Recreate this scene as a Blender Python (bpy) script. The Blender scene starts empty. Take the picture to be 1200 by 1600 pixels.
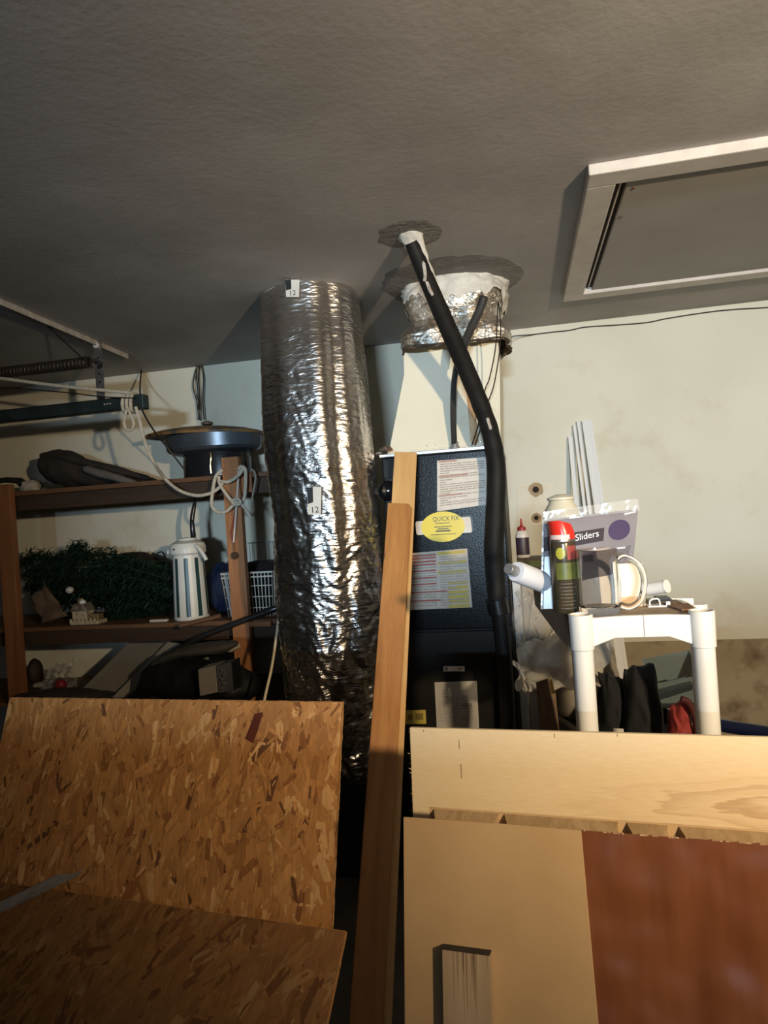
import bpy, bmesh, math, random
from mathutils import Vector, Matrix, noise
R_ = math.radians
V = Vector
rnd = random.Random(11)
scene = bpy.context.scene
COL = scene.collection

# ------------------------------------------------------------------ camera
CAMZ, CEIL, WALL = 1.5, 2.44, 3.76
YAW, ROLL, FPX = R_(11.5), R_(3.8), 1060.0
fw = V((-math.sin(YAW), math.cos(YAW), 0)); r0 = V((math.cos(YAW), math.sin(YAW), 0)); u0 = V((0, 0, 1))
CR = r0*math.cos(ROLL) - u0*math.sin(ROLL); CU = r0*math.sin(ROLL) + u0*math.cos(ROLL)
EYE = V((0, 0, CAMZ))
cam = bpy.data.cameras.new('camera'); cam_o = bpy.data.objects.new('camera', cam); COL.objects.link(cam_o)
cam.sensor_fit = 'HORIZONTAL'; cam.sensor_width = 36.0; cam.lens = FPX/1200*36.0; cam.clip_start = 0.02
m = Matrix((CR, CU, -fw)).transposed().to_4x4(); m.translation = EYE
cam_o.matrix_world = m
scene.camera = cam_o

# ------------------------------------------------------------------ light and exposure
w = bpy.data.worlds.new('world'); scene.world = w; w.use_nodes = True
w.node_tree.nodes['Background'].inputs[0].default_value = (0.55, 0.68, 0.85, 1)
w.node_tree.nodes['Background'].inputs[1].default_value = 1.3
vs = scene.view_settings
vs.view_transform = 'Standard'; vs.look = 'None'; vs.gamma = 1; vs.use_curve_mapping = False
vs.exposure = 0.0

def aim(o, target):
    d = V(target) - o.location
    o.rotation_euler = d.to_track_quat('-Z', 'Y').to_euler()
# warm hooded work lamp to the right of and behind the camera
l = bpy.data.lights.new('work_lamp', 'SPOT'); l.energy = 365; l.color = (1.0, 0.79, 0.52)
l.spot_size = R_(96); l.spot_blend = 1.0; l.shadow_soft_size = 0.05
lo = bpy.data.objects.new('work_lamp', l); COL.objects.link(lo); lo.location = (1.30, -0.55, 1.86); aim(lo, (0.15, 3.76, 1.95))
# cool daylight through an unseen opening, its sill shaped to spare the foreground
l = bpy.data.lights.new('rear_daylight', 'AREA'); l.shape = 'RECTANGLE'; l.size = 1.0; l.size_y = 0.3
l.energy = 560; l.color = (0.60, 0.81, 1.0)
lo = bpy.data.objects.new('rear_daylight', l); COL.objects.link(lo); lo.location = (0.35, -7.0, 1.75); aim(lo, (0.4, 3.76, 1.75))

# ------------------------------------------------------------------ pixel -> place
def ray(x, y): return fw + CR*((x-600)/FPX) - CU*((y-800)/FPX)
def P(x, y, Y):                       # point on the plane Y
    d = ray(x, y); return EYE + d*(Y/d.y)
def PZ(x, y, z):                      # point on the level z
    d = ray(x, y); return EYE + d*((z-CAMZ)/d.z)
def PD(x, y, dep): return EYE + ray(x, y)*dep

# ------------------------------------------------------------------ materials
MATS = {}
def nodes_of(name):
    m = bpy.data.materials.new(name); m.use_nodes = True
    nt = m.node_tree; b = nt.nodes['Principled BSDF']
    return m, nt, b
def L(nt, a, ao, b, bi): nt.links.new(a.outputs[ao], b.inputs[bi])
def N(nt, t, **kw):
    n = nt.nodes.new(t)
    for k, v in kw.items(): setattr(n, k, v)
    return n
def coords(nt, scale=(1, 1, 1), kind='Object'):
    tc = N(nt, 'ShaderNodeTexCoord'); mp = N(nt, 'ShaderNodeMapping'); mp.inputs['Scale'].default_value = scale
    L(nt, tc, kind, mp, 'Vector'); return mp
def ramp(nt, stops):
    r = N(nt, 'ShaderNodeValToRGB'); e = r.color_ramp.elements
    while len(e) < len(stops): e.new(0.5)
    for i, (p, c) in enumerate(stops): e[i].position = p; e[i].color = (c[0], c[1], c[2], 1)
    return r
def mat(name, c1, c2=None, rough=0.6, metal=0.0, scale=8.0, stretch=(1, 1, 1), bump=0.0, bscale=None, lo=0.35, hi=0.65,
        detail=6, spec=0.5, trans=0.0, ior=1.45, alpha=1.0, coat=0.0, bdist=0.004):
    if name in MATS: return MATS[name]
    m, nt, b = nodes_of(name)
    b.inputs['Roughness'].default_value = rough; b.inputs['Metallic'].default_value = metal
    b.inputs['Specular IOR Level'].default_value = spec; b.inputs['IOR'].default_value = ior
    b.inputs['Transmission Weight'].default_value = trans; b.inputs['Alpha'].default_value = alpha
    b.inputs['Coat Weight'].default_value = coat
    mp = coords(nt, stretch)
    nz = N(nt, 'ShaderNodeTexNoise'); nz.inputs['Scale'].default_value = scale; nz.inputs['Detail'].default_value = detail
    L(nt, mp, 'Vector', nz, 'Vector')
    c2 = c2 or tuple(min(1, x*0.85) for x in c1)
    rp = ramp(nt, [(lo, c1), (hi, c2)]); L(nt, nz, 'Fac', rp, 'Fac'); L(nt, rp, 'Color', b, 'Base Color')
    if bump:
        n2 = N(nt, 'ShaderNodeTexNoise'); n2.inputs['Scale'].default_value = bscale or scale*4; n2.inputs['Detail'].default_value = 5
        L(nt, mp, 'Vector', n2, 'Vector')
        bp = N(nt, 'ShaderNodeBump'); bp.inputs['Strength'].default_value = bump; bp.inputs['Distance'].default_value = bdist
        L(nt, n2, 'Fac', bp, 'Height'); L(nt, bp, 'Normal', b, 'Normal')
    MATS[name] = m
    return m
def wood(name, base, dark, grain=(1, 1, 1), rough=0.55, scale=3.0, streak=0.5, coat=0.0, spec=0.4):
    """long grain along local Z: stretched noise twice, plus soft rings"""
    if name in MATS: return MATS[name]
    m, nt, b = nodes_of(name); b.inputs['Roughness'].default_value = rough; b.inputs['Coat Weight'].default_value = coat
    b.inputs['Specular IOR Level'].default_value = spec
    mp = coords(nt, grain)
    n1 = N(nt, 'ShaderNodeTexNoise'); n1.inputs['Scale'].default_value = scale; n1.inputs['Detail'].default_value = 8; n1.inputs['Distortion'].default_value = 1.0
    n2 = N(nt, 'ShaderNodeTexNoise'); n2.inputs['Scale'].default_value = scale*9; n2.inputs['Detail'].default_value = 3
    L(nt, mp, 'Vector', n1, 'Vector'); L(nt, mp, 'Vector', n2, 'Vector')
    mx = N(nt, 'ShaderNodeMath', operation='MULTIPLY_ADD'); mx.inputs[1].default_value = streak; L(nt, n2, 'Fac', mx, 0); L(nt, n1, 'Fac', mx, 2)
    rp = ramp(nt, [(0.40+streak*.3, base), (0.78+streak*.3, dark)]); L(nt, mx, 'Value', rp, 'Fac'); L(nt, rp, 'Color', b, 'Base Color')
    bp = N(nt, 'ShaderNodeBump'); bp.inputs['Strength'].default_value = 0.25; bp.inputs['Distance'].default_value = 0.002
    L(nt, mx, 'Value', bp, 'Height'); L(nt, bp, 'Normal', b, 'Normal')
    MATS[name] = m; return m
def attr_mat(name, rough=0.6, grain=(40, 40, 6)):
    m, nt, b = nodes_of(name); b.inputs['Roughness'].default_value = rough
    a = N(nt, 'ShaderNodeAttribute', attribute_name='Col'); mp = coords(nt, grain)
    nz = N(nt, 'ShaderNodeTexNoise'); nz.inputs['Scale'].default_value = 4; nz.inputs['Detail'].default_value = 6; L(nt, mp, 'Vector', nz, 'Vector')
    mr = N(nt, 'ShaderNodeMapRange'); mr.inputs['To Min'].default_value = 0.65; mr.inputs['To Max'].default_value = 1.3; L(nt, nz, 'Fac', mr, 'Value')
    mx = N(nt, 'ShaderNodeVectorMath', operation='SCALE'); L(nt, a, 'Color', mx, 0); L(nt, mr, 'Result', mx, 'Scale')
    L(nt, mx, 'Vector', b, 'Base Color'); MATS[name] = m; return m
def foil_mat(name, tint=(0.80, 0.78, 0.75), rough=0.24, bump=0.5, stretch=(1.6, 1.6, 4.5)):
    m, nt, b = nodes_of(name); b.inputs['Metallic'].default_value = 1; b.inputs['Roughness'].default_value = rough
    b.inputs['Base Color'].default_value = (*tint, 1)
    mp = coords(nt, stretch)
    n1 = N(nt, 'ShaderNodeTexNoise'); n1.inputs['Scale'].default_value = 14; n1.inputs['Detail'].default_value = 8; n1.inputs['Distortion'].default_value = 1.2
    n2 = N(nt, 'ShaderNodeTexVoronoi', feature='F1'); n2.inputs['Scale'].default_value = 22
    L(nt, mp, 'Vector', n1, 'Vector'); L(nt, mp, 'Vector', n2, 'Vector')
    ad = N(nt, 'ShaderNodeMath', operation='MULTIPLY_ADD'); ad.inputs[1].default_value = 0.35; L(nt, n2, 'Distance', ad, 0); L(nt, n1, 'Fac', ad, 2)
    bp = N(nt, 'ShaderNodeBump'); bp.inputs['Strength'].default_value = bump; bp.inputs['Distance'].default_value = 0.012
    L(nt, ad, 'Value', bp, 'Height'); L(nt, bp, 'Normal', b, 'Normal')
    n3 = N(nt, 'ShaderNodeTexNoise'); n3.inputs['Scale'].default_value = 3; L(nt, mp, 'Vector', n3, 'Vector')
    mr = N(nt, 'ShaderNodeMapRange'); mr.inputs['To Min'].default_value = rough*.7; mr.inputs['To Max'].default_value = rough*1.6; L(nt, n3, 'Fac', mr, 'Value'); L(nt, mr, 'Result', b, 'Roughness')
    MATS[name] = m; return m

# ------------------------------------------------------------------ mesh building
WM = {}                                # world matrices of parents
class MB:
    def __init__(s): s.v = []; s.f = []; s.c = []; s.mi = []
    def add(s, vs, fs, c=None, mi=0):
        o = len(s.v); s.v += [V(p) for p in vs]
        for f in fs: s.f.append([i+o for i in f]); s.c.append(c); s.mi.append(mi)
        return s
    def box(s, a, b, M=None, mi=0):
        x0, y0, z0 = a; x1, y1, z1 = b
        vs = [V(p) for p in [(x0,y0,z0),(x1,y0,z0),(x1,y1,z0),(x0,y1,z0),(x0,y0,z1),(x1,y0,z1),(x1,y1,z1),(x0,y1,z1)]]
        if M: vs = [M @ p for p in vs]
        return s.add(vs, [(3,2,1,0),(4,5,6,7),(0,1,5,4),(1,2,6,5),(2,3,7,6),(3,0,4,7)], mi=mi)
    def slab(s, corners, off):         # polygon (in order) extruded by the vector off
        n = len(corners); vs = [V(c) for c in corners] + [V(c)+V(off) for c in corners]
        fs = [tuple(range(n))[::-1], tuple(range(n, 2*n))] + [(i, (i+1) % n, n+(i+1) % n, n+i) for i in range(n)]
        return s.add(vs, fs)
    def tube(s, pts, r, seg=10, caps=True, mi=0, flat=1.0):
        pts = [V(p) for p in pts]; n = len(pts)
        rr = r if isinstance(r, (list, tuple)) else [r]*n
        t = (pts[1]-pts[0]).normalized(); a = t.orthogonal().normalized()
        vs = []
        for i in range(n):
            t2 = (pts[min(i+1, n-1)]-pts[max(i-1, 0)])
            t2 = t2.normalized() if t2.length > 1e-9 else t
            q = t.rotation_difference(t2); a = (q @ a); a = (a - t2*a.dot(t2)).normalized(); t = t2
            b = t.cross(a)
            for k in range(seg):
                th = 2*math.pi*k/seg; vs.append(pts[i] + (a*math.cos(th) + b*math.sin(th)*flat)*rr[i])
        fs = []
        for i in range(n-1):
            for k in range(seg):
                k2 = (k+1) % seg; fs.append((i*seg+k, i*seg+k2, (i+1)*seg+k2, (i+1)*seg+k))
        if caps: fs.append(tuple(range(seg))[::-1]); fs.append(tuple((n-1)*seg+k for k in range(seg)))
        return s.add(vs, fs, mi=mi)
    def lathe(s, prof, c, seg=32, axis=None, cap=True, mi=None, sx=1.0, sy=1.0):
        """prof: (radius, height) list about the point c; axis: direction (default up)"""
        q = V((0, 0, 1)).rotation_difference(V(axis)) if axis else None
        c = V(c); vs = []
        for (r, h) in prof:
            for k in range(seg):
                th = 2*math.pi*k/seg; p = V((r*math.cos(th)*sx, r*math.sin(th)*sy, h)); vs.append(c + (q @ p if q else p))
        o = len(s.v); s.v += vs
        for i in range(len(prof)-1):
            for k in range(seg):
                k2 = (k+1) % seg
                s.f.append([o+i*seg+k, o+i*seg+k2, o+(i+1)*seg+k2, o+(i+1)*seg+k]); s.c.append(None); s.mi.append(mi(i, k) if mi else 0)
        if cap:
            for ring, rev in ((0, True), (len(prof)-1, False)):
                if prof[ring][0] > 1e-5:
                    f = [o+ring*seg+k for k in range(seg)]; s.f.append(f[::-1] if rev else f); s.c.append(None); s.mi.append(0)
        return s
    def grid(s, fn, nu, nv, closed=False):
        vs = [fn(i/(nu-1 if not closed else nu), j/(nv-1)) for j in range(nv) for i in range(nu)]
        fs = []
        for j in range(nv-1):
            for i in range(nu if closed else nu-1):
                i2 = (i+1) % nu; fs.append((j*nu+i, j*nu+i2, (j+1)*nu+i2, (j+1)*nu+i))
        return s.add(vs, fs)
    def build(s, name, material, parent=None, smooth=False, bevel=0.0, local=False, label=None, kind=None, sharp=40, matrix=None, solid=0.0, seg=2):
        me = bpy.data.meshes.new(name)
        vs = s.v
        Minv = None
        if matrix is not None and not local: Minv = matrix.inverted()
        elif parent is not None and not local: Minv = WM.get(parent, Matrix()).inverted()
        if Minv is not None: vs = [Minv @ p for p in vs]
        me.from_pydata([tuple(p) for p in vs], [], s.f); me.validate(clean_customdata=False)
        mats = material if isinstance(material, (list, tuple)) else [material]
        for mm in mats: me.materials.append(mm)
        if len(mats) > 1 and len(me.polygons) == len(s.mi):
            me.polygons.foreach_set('material_index', s.mi)
        if any(c is not None for c in s.c) and len(me.polygons) == len(s.c):
            at = me.color_attributes.new('Col', 'FLOAT_COLOR', 'CORNER'); data = []
            for f, c in zip(s.f, s.c):
                for _ in f: data += [*(c or (.4, .25, .1)), 1]
            at.data.foreach_set('color', data)
        bm = bmesh.new(); bm.from_mesh(me); bmesh.ops.recalc_face_normals(bm, faces=bm.faces); bm.to_mesh(me); bm.free()
        if smooth:
            me.polygons.foreach_set('use_smooth', [True]*len(me.polygons))
            if sharp: me.set_sharp_from_angle(angle=R_(sharp))
        o = bpy.data.objects.new(name, me); COL.objects.link(o)
        if matrix is not None: o.matrix_world = matrix; WM[o] = matrix.copy()
        if parent is not None: o.parent = parent; WM[o] = WM.get(parent, Matrix())
        if solid:
            md = o.modifiers.new('solid', 'SOLIDIFY'); md.thickness = solid; md.offset = 0
        if bevel:
            md = o.modifiers.new('bevel', 'BEVEL'); md.width = bevel; md.segments = seg; md.limit_method = 'ANGLE'; md.angle_limit = R_(35)
        if label: o['label'] = label
        if kind: o['kind'] = kind
        return o
def tag(o, label, cat, group=None):
    o['label'] = label; o['category'] = cat
    if group: o['group'] = group
    return o
def thing(name, label, cat, loc=(0, 0, 0), matrix=None, group=None):
    o = bpy.data.objects.new(name, None); COL.objects.link(o); o.empty_display_size = 0.05
    M = matrix if matrix is not None else Matrix.Translation(V(loc))
    o.matrix_world = M; WM[o] = M.copy()
    return tag(o, label, cat, group)
def struct(o): o['kind'] = 'structure'; return o
def spline(pts, n=8):
    pts = [V(p) for p in pts]; out = []
    for i in range(len(pts)-1):
        p0 = pts[max(i-1, 0)]; p1 = pts[i]; p2 = pts[i+1]; p3 = pts[min(i+2, len(pts)-1)]
        for k in range(n):
            t = k/n
            out.append(0.5*((2*p1) + (p2-p0)*t + (2*p0-5*p1+4*p2-p3)*t*t + (3*p1-p0-3*p2+p3)*t**3))
    out.append(pts[-1]); return out
def text_into(mb, s, origin, ux, uy, height, off=(0, 0, 0), squash=1.0):
    """flat lettering: origin = lower left, ux / uy unit directions"""
    cu = bpy.data.curves.new('lettering', 'FONT'); cu.body = s; cu.size = 1.0; cu.resolution_u = 3
    ob = bpy.data.objects.new('lettering', cu); COL.objects.link(ob)
    dg = bpy.context.evaluated_depsgraph_get(); me = bpy.data.meshes.new_from_object(ob.evaluated_get(dg))
    k = height/0.7
    vs = [V(origin)+V(ux)*(p.co.x*k*squash)+V(uy)*(p.co.y*k)+V(off) for p in me.vertices]
    mb.add(vs, [tuple(p.vertices) for p in me.polygons])
    bpy.data.objects.remove(ob); bpy.data.curves.remove(cu); bpy.data.meshes.remove(me)
    return mb
def fbm(p, o=4):
    a, s, f = 0.0, 1.0, 1.0
    for _ in range(o): a += s*noise.noise(p*f); s *= .5; f *= 2.05
    return a
def bil(q, u, v):                      # q: TL, TR, BR, BL
    return (q[0]*(1-u)+q[1]*u)*(1-v) + (q[3]*(1-u)+q[2]*u)*v

# ================================================================== the setting
def plaster(name, c1, c2, stain, sscale, bump=0.25, bs=60, amt=(0.5, 0.75), rough=0.85):
    m, nt, b = nodes_of(name); b.inputs['Roughness'].default_value = rough; b.inputs['Specular IOR Level'].default_value = 0.25
    mp = coords(nt)
    n1 = N(nt, 'ShaderNodeTexNoise'); n1.inputs['Scale'].default_value = 2.2; n1.inputs['Detail'].default_value = 8; L(nt, mp, 'Vector', n1, 'Vector')
    n2 = N(nt, 'ShaderNodeTexNoise'); n2.inputs['Scale'].default_value = sscale; n2.inputs['Detail'].default_value = 10; n2.inputs['Roughness'].default_value = .62; L(nt, mp, 'Vector', n2, 'Vector')
    r1 = ramp(nt, [(.35, c1), (.65, c2)]); L(nt, n1, 'Fac', r1, 'Fac')
    r2 = ramp(nt, [(amt[0], (0, 0, 0)), (amt[1], (1, 1, 1))]); L(nt, n2, 'Fac', r2, 'Fac')
    mx = N(nt, 'ShaderNodeMix', data_type='RGBA'); L(nt, r2, 'Color', mx, 0); L(nt, r1, 'Color', mx, 6); mx.inputs[7].default_value = (*stain, 1)
    L(nt, mx, 2, b, 'Base Color')
    n3 = N(nt, 'ShaderNodeTexNoise'); n3.inputs['Scale'].default_value = bs; n3.inputs['Detail'].default_value = 6; L(nt, mp, 'Vector', n3, 'Vector')
    n4 = N(nt, 'ShaderNodeTexNoise'); n4.inputs['Scale'].default_value = bs*.12; n4.inputs['Detail'].default_value = 4; L(nt, mp, 'Vector', n4, 'Vector')
    ad = N(nt, 'ShaderNodeMath', operation='MULTIPLY_ADD'); ad.inputs[1].default_value = 2.0; L(nt, n4, 'Fac', ad, 0); L(nt, n3, 'Fac', ad, 2)
    bp = N(nt, 'ShaderNodeBump'); bp.inputs['Strength'].default_value = bump; bp.inputs['Distance'].default_value = .006
    L(nt, ad, 'Value', bp, 'Height'); L(nt, bp, 'Normal', b, 'Normal'); return m
M_wall = plaster('wall_paint', (.76, .725, .605), (.70, .665, .545), (.60, .53, .39), 3.0, .12, 50, (.56, .80))
M_lower = plaster('lower_wall_brown', (.42, .35, .25), (.34, .27, .18), (.16, .11, .07), 5.0, .4, 40, (.50, .68))  # darker brown, blotchy colour for the lower band of the wall
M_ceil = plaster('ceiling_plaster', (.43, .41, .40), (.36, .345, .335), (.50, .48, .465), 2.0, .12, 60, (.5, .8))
M_side = mat('side_wall_paint', (.30, .27, .23), (.25, .22, .19), rough=.9)
M_floor = mat('concrete_floor', (.10, .085, .07), (.06, .05, .042), rough=.85, scale=5, bump=.2)

X0, X1, YB = -4.2, 2.5, -3.0
BAND_Z = P(1100, 1000, WALL).z
wall_back = struct(MB().box((X0, WALL, BAND_Z), (X1, WALL+.12, CEIL+.1)).box((X0, WALL, 0), (-.6, WALL+.12, BAND_Z)).build('wall_back', M_wall))
MB().box((-.6, WALL+.004, 0), (X1, WALL+.12, BAND_Z)).build('lower_band', M_lower, wall_back, label='darker brown blotchy band along the foot of the wall')
struct(MB().box((X0-.1, YB-.1, -.1), (X1+.1, WALL+.12, 0)).build('floor', M_floor))
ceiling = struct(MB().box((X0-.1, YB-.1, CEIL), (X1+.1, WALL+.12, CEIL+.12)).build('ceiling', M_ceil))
struct(MB().box((X0-.1, YB, 0), (X0, WALL, CEIL)).build('wall_left', M_side))
struct(MB().box((X1, YB, 0), (X1+.1, WALL, CEIL)).build('wall_right', M_side))
wf = MB()
wf.box((X0, YB-.1, 0), (X1, YB, 1.45)); wf.box((X0, YB-.1, 1.45), (-.6, YB, CEIL)); wf.box((1.3, YB-.1, 1.45), (X1, YB, CEIL)); wf.box((-.6, YB-.1, 2.3), (1.3, YB, CEIL))  # unseen opening; sill height set to cut daylight off the foreground
struct(wf.build('wall_front', M_side))

# plaster patches round the two ceiling holes
M_patch = plaster('patch_plaster', (.24, .225, .21), (.18, .17, .16), (.34, .32, .30), 12, .9, 70, (.5, .75))
def patch(cx, cy, rx, ry, seed, name='plaster_patch'):
    mb = MB(); n = 64; top = []; 
    for k in range(n):
        th = 2*math.pi*k/n; q = 1 + .13*noise.noise(V((math.cos(th)*2, math.sin(th)*2, seed))) + .04*noise.noise(V((math.cos(th)*8, math.sin(th)*8, seed)))
        top.append((math.cos(th)*q, math.sin(th)*q))
    vs = []; fs = []
    rings = [(1.0, 0), (.96, .0012), (.86, .0018), (.70, .002), (.4, .002)]
    for (s_, h) in rings:
        for i, (a, b) in enumerate(top):
            hh = h + (.0016*noise.noise(V((a*s_*7, b*s_*7, seed+3))) if h else 0)
            vs.append(V((cx+a*s_*rx, cy+b*s_*ry, CEIL+.0005-max(hh, 0))))
    for j in range(len(rings)-1):
        for k in range(n): fs.append((j*n+k, j*n+(k+1) % n, (j+1)*n+(k+1) % n, (j+1)*n+k))
    fs.append(tuple((len(rings)-1)*n+k for k in range(n)))
    mb.add(vs, fs); return mb.build(name, M_patch, ceiling, smooth=True)
a = PZ(640, 366, CEIL); pl = PZ(588, 372, CEIL); pr = PZ(691, 360, CEIL); HOLE = a
patch(HOLE.x, HOLE.y, (pr-pl).length/2, .115, 1.0)
BOOT = V((-.235, 2.86, 0))
patch(BOOT.x+.01, BOOT.y-.02, .30, .30, 5.0)

# attic hatch in the ceiling
M_trimw = mat('painted_trim', (.62, .57, .52), (.54, .49, .45), rough=.6, scale=14, bump=.1)
M_panel = mat('hatch_panel_paint', (.40, .385, .36), (.36, .345, .325), rough=.75, scale=4, bump=.1)
M_gap = mat('dark_gap', (.03, .02, .018), (.018, .014, .012), rough=.9)
hx0, hx1, hy0, hy1 = .245, 1.62, 2.0, 3.235
hatch = thing('attic_hatch', 'grey painted attic access panel in a white wooden frame on the ceiling', 'hatch', (hx0, hy0, CEIL))
fwid, fth = .085, .032
MB().box((hx0, hy0, CEIL-fth), (hx1, hy0+fwid, CEIL)).build('frame_board', M_trimw, hatch, bevel=.004)
MB().box((hx0, hy1-fwid, CEIL-fth), (hx1, hy1, CEIL)).build('frame_board', M_trimw, hatch, bevel=.004)
MB().box((hx0, hy0+fwid, CEIL-fth), (hx0+fwid, hy1-fwid, CEIL)).build('frame_board', M_trimw, hatch, bevel=.004)
MB().box((hx1-fwid, hy0+fwid, CEIL-fth), (hx1, hy1-fwid, CEIL)).build('frame_board', M_trimw, hatch, bevel=.004)
MB().box((hx0+fwid, hy0+fwid, CEIL-.004), (hx1-fwid, hy1-fwid, CEIL)).build('recess', M_gap, hatch)
MB().box((hx0+fwid+.036, hy0+fwid+.012, CEIL-.018), (hx1-fwid-.01, hy1-fwid-.004, CEIL-.004)).build('panel', M_panel, hatch, bevel=.002)
MB().box((hx0+fwid+.018, hy0+fwid+.004, CEIL-.012), (hx0+fwid+.022, hy1-fwid-.004, CEIL-.004)).build('stop_bead', M_trimw, hatch)
for (x, y) in ((990, 293), (970, 338)):
    c = PZ(x, y, CEIL-.018); MB().lathe([(.006, 0), (.005, -.003), (.002, -.004)], c, 10).build('screw', mat('rust', (.16, .09, .05), (.08, .04, .02), rough=.8), hatch)

# wall plate patch with two holes
q = [P(808, 759, WALL-.004), P(862, 757, WALL-.004), P(862, 820, WALL-.004), P(808, 823, WALL-.004)]
pp = MB().slab(q, (0, .004, 0)).build('wall_patch', mat('patch_board', (.74, .66, .50), (.80, .74, .62), rough=.8, scale=9), wall_back, label='square filler plate with two ragged holes')
for (x, y, r) in ((837, 765, 7), (838, 809, 5)):
    c = P(x, y, WALL-.0045); mb = MB(); n = 18; rr = r*3.5/1060
    ring = [c+V((math.cos(2*math.pi*k/n), 0, math.sin(2*math.pi*k/n)))*rr*(1.5+.35*rnd.random()) for k in range(n)]
    MB().slab(ring, (0, .003, 0)).build('torn_edge', mat('torn_paper', (.45, .33, .20), (.35, .24, .13), rough=.9), wall_back)
    ring = [c+V((math.cos(2*math.pi*k/n)*rr*.75, -.0006, math.sin(2*math.pi*k/n)*rr*.75)) for k in range(n)]
    MB().slab(ring, (0, .003, 0)).build('hole', M_gap, wall_back)

# ================================================================== furnace, plenum, ducts
FY = 2.80
fx0, fx1, FT = -.567, -.066, 1.737
M_black = mat('black_hammered_paint', (.006, .007, .009), (.004, .0045, .006), rough=.24, scale=30, bump=.45, bscale=190, spec=.20, bdist=.0012)
M_black2 = mat('black_satin_paint', (.015, .0135, .012), (.011, .010, .009), rough=.45, scale=20, bump=.12, bscale=120, spec=.25)
M_zinc = mat('galvanised_edge', (.55, .52, .50), (.38, .33, .30), rough=.35, metal=.9, scale=18)
furn = thing('furnace', 'tall black metal furnace cabinet with stickers behind the leaning studs', 'furnace', ((fx0+fx1)/2, FY+.35, 0))
MB().box((fx0, FY, 0), (fx1, FY+.72, FT)).build('cabinet', M_black2, furn, bevel=.004)
zsplit = P(720, 984, FY).z
MB().box((fx0+.006, FY-.012, zsplit+.004), (fx1-.004, FY, FT-.012)).build('upper_door', M_black, furn, bevel=.005, label='glossy textured black upper door')
MB().box((fx0+.006, FY-.010, .05), (fx1-.004, FY, zsplit-.004)).build('lower_door', M_black2, furn, bevel=.005)
mb = MB().box((fx0-.004, FY-.018, FT-.010), (fx1+.004, FY+.72, FT+.004)); mb.build('top_flange', M_zinc, furn, bevel=.002, label='bare metal top flange')
FF = FY-.0125                                       # front of the door
M_paper = mat('label_paper', (.60, .52, .45), (.50, .43, .36), rough=.6, scale=22)
M_paperw = mat('label_paper_white', (.70, .66, .60), (.62, .57, .50), rough=.55, scale=22)
M_red = mat('print_red', (.42, .08, .07), (.34, .07, .06), rough=.6)
M_ink = mat('print_dark', (.17, .14, .12), (.24, .20, .17), rough=.7)
M_grayp = mat('print_faint', (.34, .30, .26), (.42, .37, .32), rough=.7)
M_yel = mat('print_yellow', (.56, .44, .08), (.50, .38, .09), rough=.6, scale=20)
def printed(lab, q, rects, material, name, off):
    mb = MB()
    for (u0_, v0_, u1_, v1_) in rects:
        c = [bil(q, u0_, v0_), bil(q, u1_, v0_), bil(q, u1_, v1_), bil(q, u0_, v1_)]
        mb.slab([p+V((0, -off, 0)) for p in c], (0, .0002, 0))
    o = mb.build(name, material, lab); o['kind'] = 'stuff'; return o
def textlines(u0_, u1_, v0_, v1_, n, r, fill=.45, gap=.08):
    out = []
    for i in range(n):
        v = v0_+(v1_-v0_)*i/n; h = (v1_-v0_)/n*fill; u = u0_
        while u < u1_-.02:
            k = min(u1_, u+r.uniform(.05, .22)); out.append((u, v, k, v+h)); u = k+r.uniform(.2, .5)*gap*.5
            if r.random() < .06: break
    return out
r = random.Random(3)
# upper label
q = [P(683, 720, FF), P(760, 714, FF), P(765, 788, FF), P(683, 799, FF)]
lab = MB().slab(q, (0, -.0006, 0)).build('label', M_paperw, furn, label='white instruction sheet with faint red headings')
printed(lab, q, textlines(.06, .95, .07, .93, 19, r), M_grayp, 'printed_text', .0008)
printed(lab, q, [(.03, .01, .4, .04), (.03, .31, .62, .335), (.03, .69, .5, .715)], mat('print_red_faint', (.50, .25, .22), rough=.6), 'red_heading', .001)
# middle label
q = [P(622, 866, FF), P(730, 857, FF), P(738, 949, FF), P(618, 954, FF)]
lab = MB().slab(q, (0, -.0006, 0)).build('label', M_paper, furn, label='wide instruction sheet with red bars and yellow columns')
printed(lab, q, textlines(.02, .55, .03, .97, 20, r), M_grayp, 'printed_text', .0008)
printed(lab, q, textlines(.60, .97, .10, .97, 20, r), M_grayp, 'printed_column', .0012)
printed(lab, q, [(.0, v, .55, v+.022) for v in (.05, .10, .155, .21, .32, .44, .55)]+[(.0, v, .69, v+.022) for v in (.69, .84)], M_red, 'red_bar', .0011)
printed(lab, q, [(.57, .02, .97, .075), (.57, .19, .97, .235), (.57, .35, .97, .40)]+[(.70, .54+i*.08, .97, .595+i*.08) for i in range(6)], M_yel, 'yellow_block', .001)
# oval sticker and the handle plate it covers
q4 = [P(649, 815, FF), P(735, 807, FF), P(738, 832, FF), P(651, 836, FF)]
hp = MB(); c4 = [bil(q4, u, v) for (u, v) in ((.02, .0), (.98, 0), (1, .1), (1, .9), (.98, 1), (.02, 1), (0, .9), (0, .1))]
hp = hp.slab([bil([P(708, 806, FF), P(739, 804, FF), P(741, 833, FF), P(709, 835, FF)], u, v) for (u, v) in ((0, 0), (.9, 0), (1, .12), (1, .88), (.9, 1), (0, 1))], (0, -.003, 0))
hp.build('handle_plate', mat('handle_black', (.008, .009, .012), (.006, .006, .008), rough=.35), furn, bevel=.001)
MB().slab(c4, (0, -.0042, 0)).build('handle_tab', mat('white_tape', (.75, .72, .68), (.68, .62, .56), rough=.5), furn, bevel=.0008, label='white strip behind the oval sticker')
oc = P(692, 823, FF-.005); rx, ry = 34*2.82/1060, 23.5*2.82/1060
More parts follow.
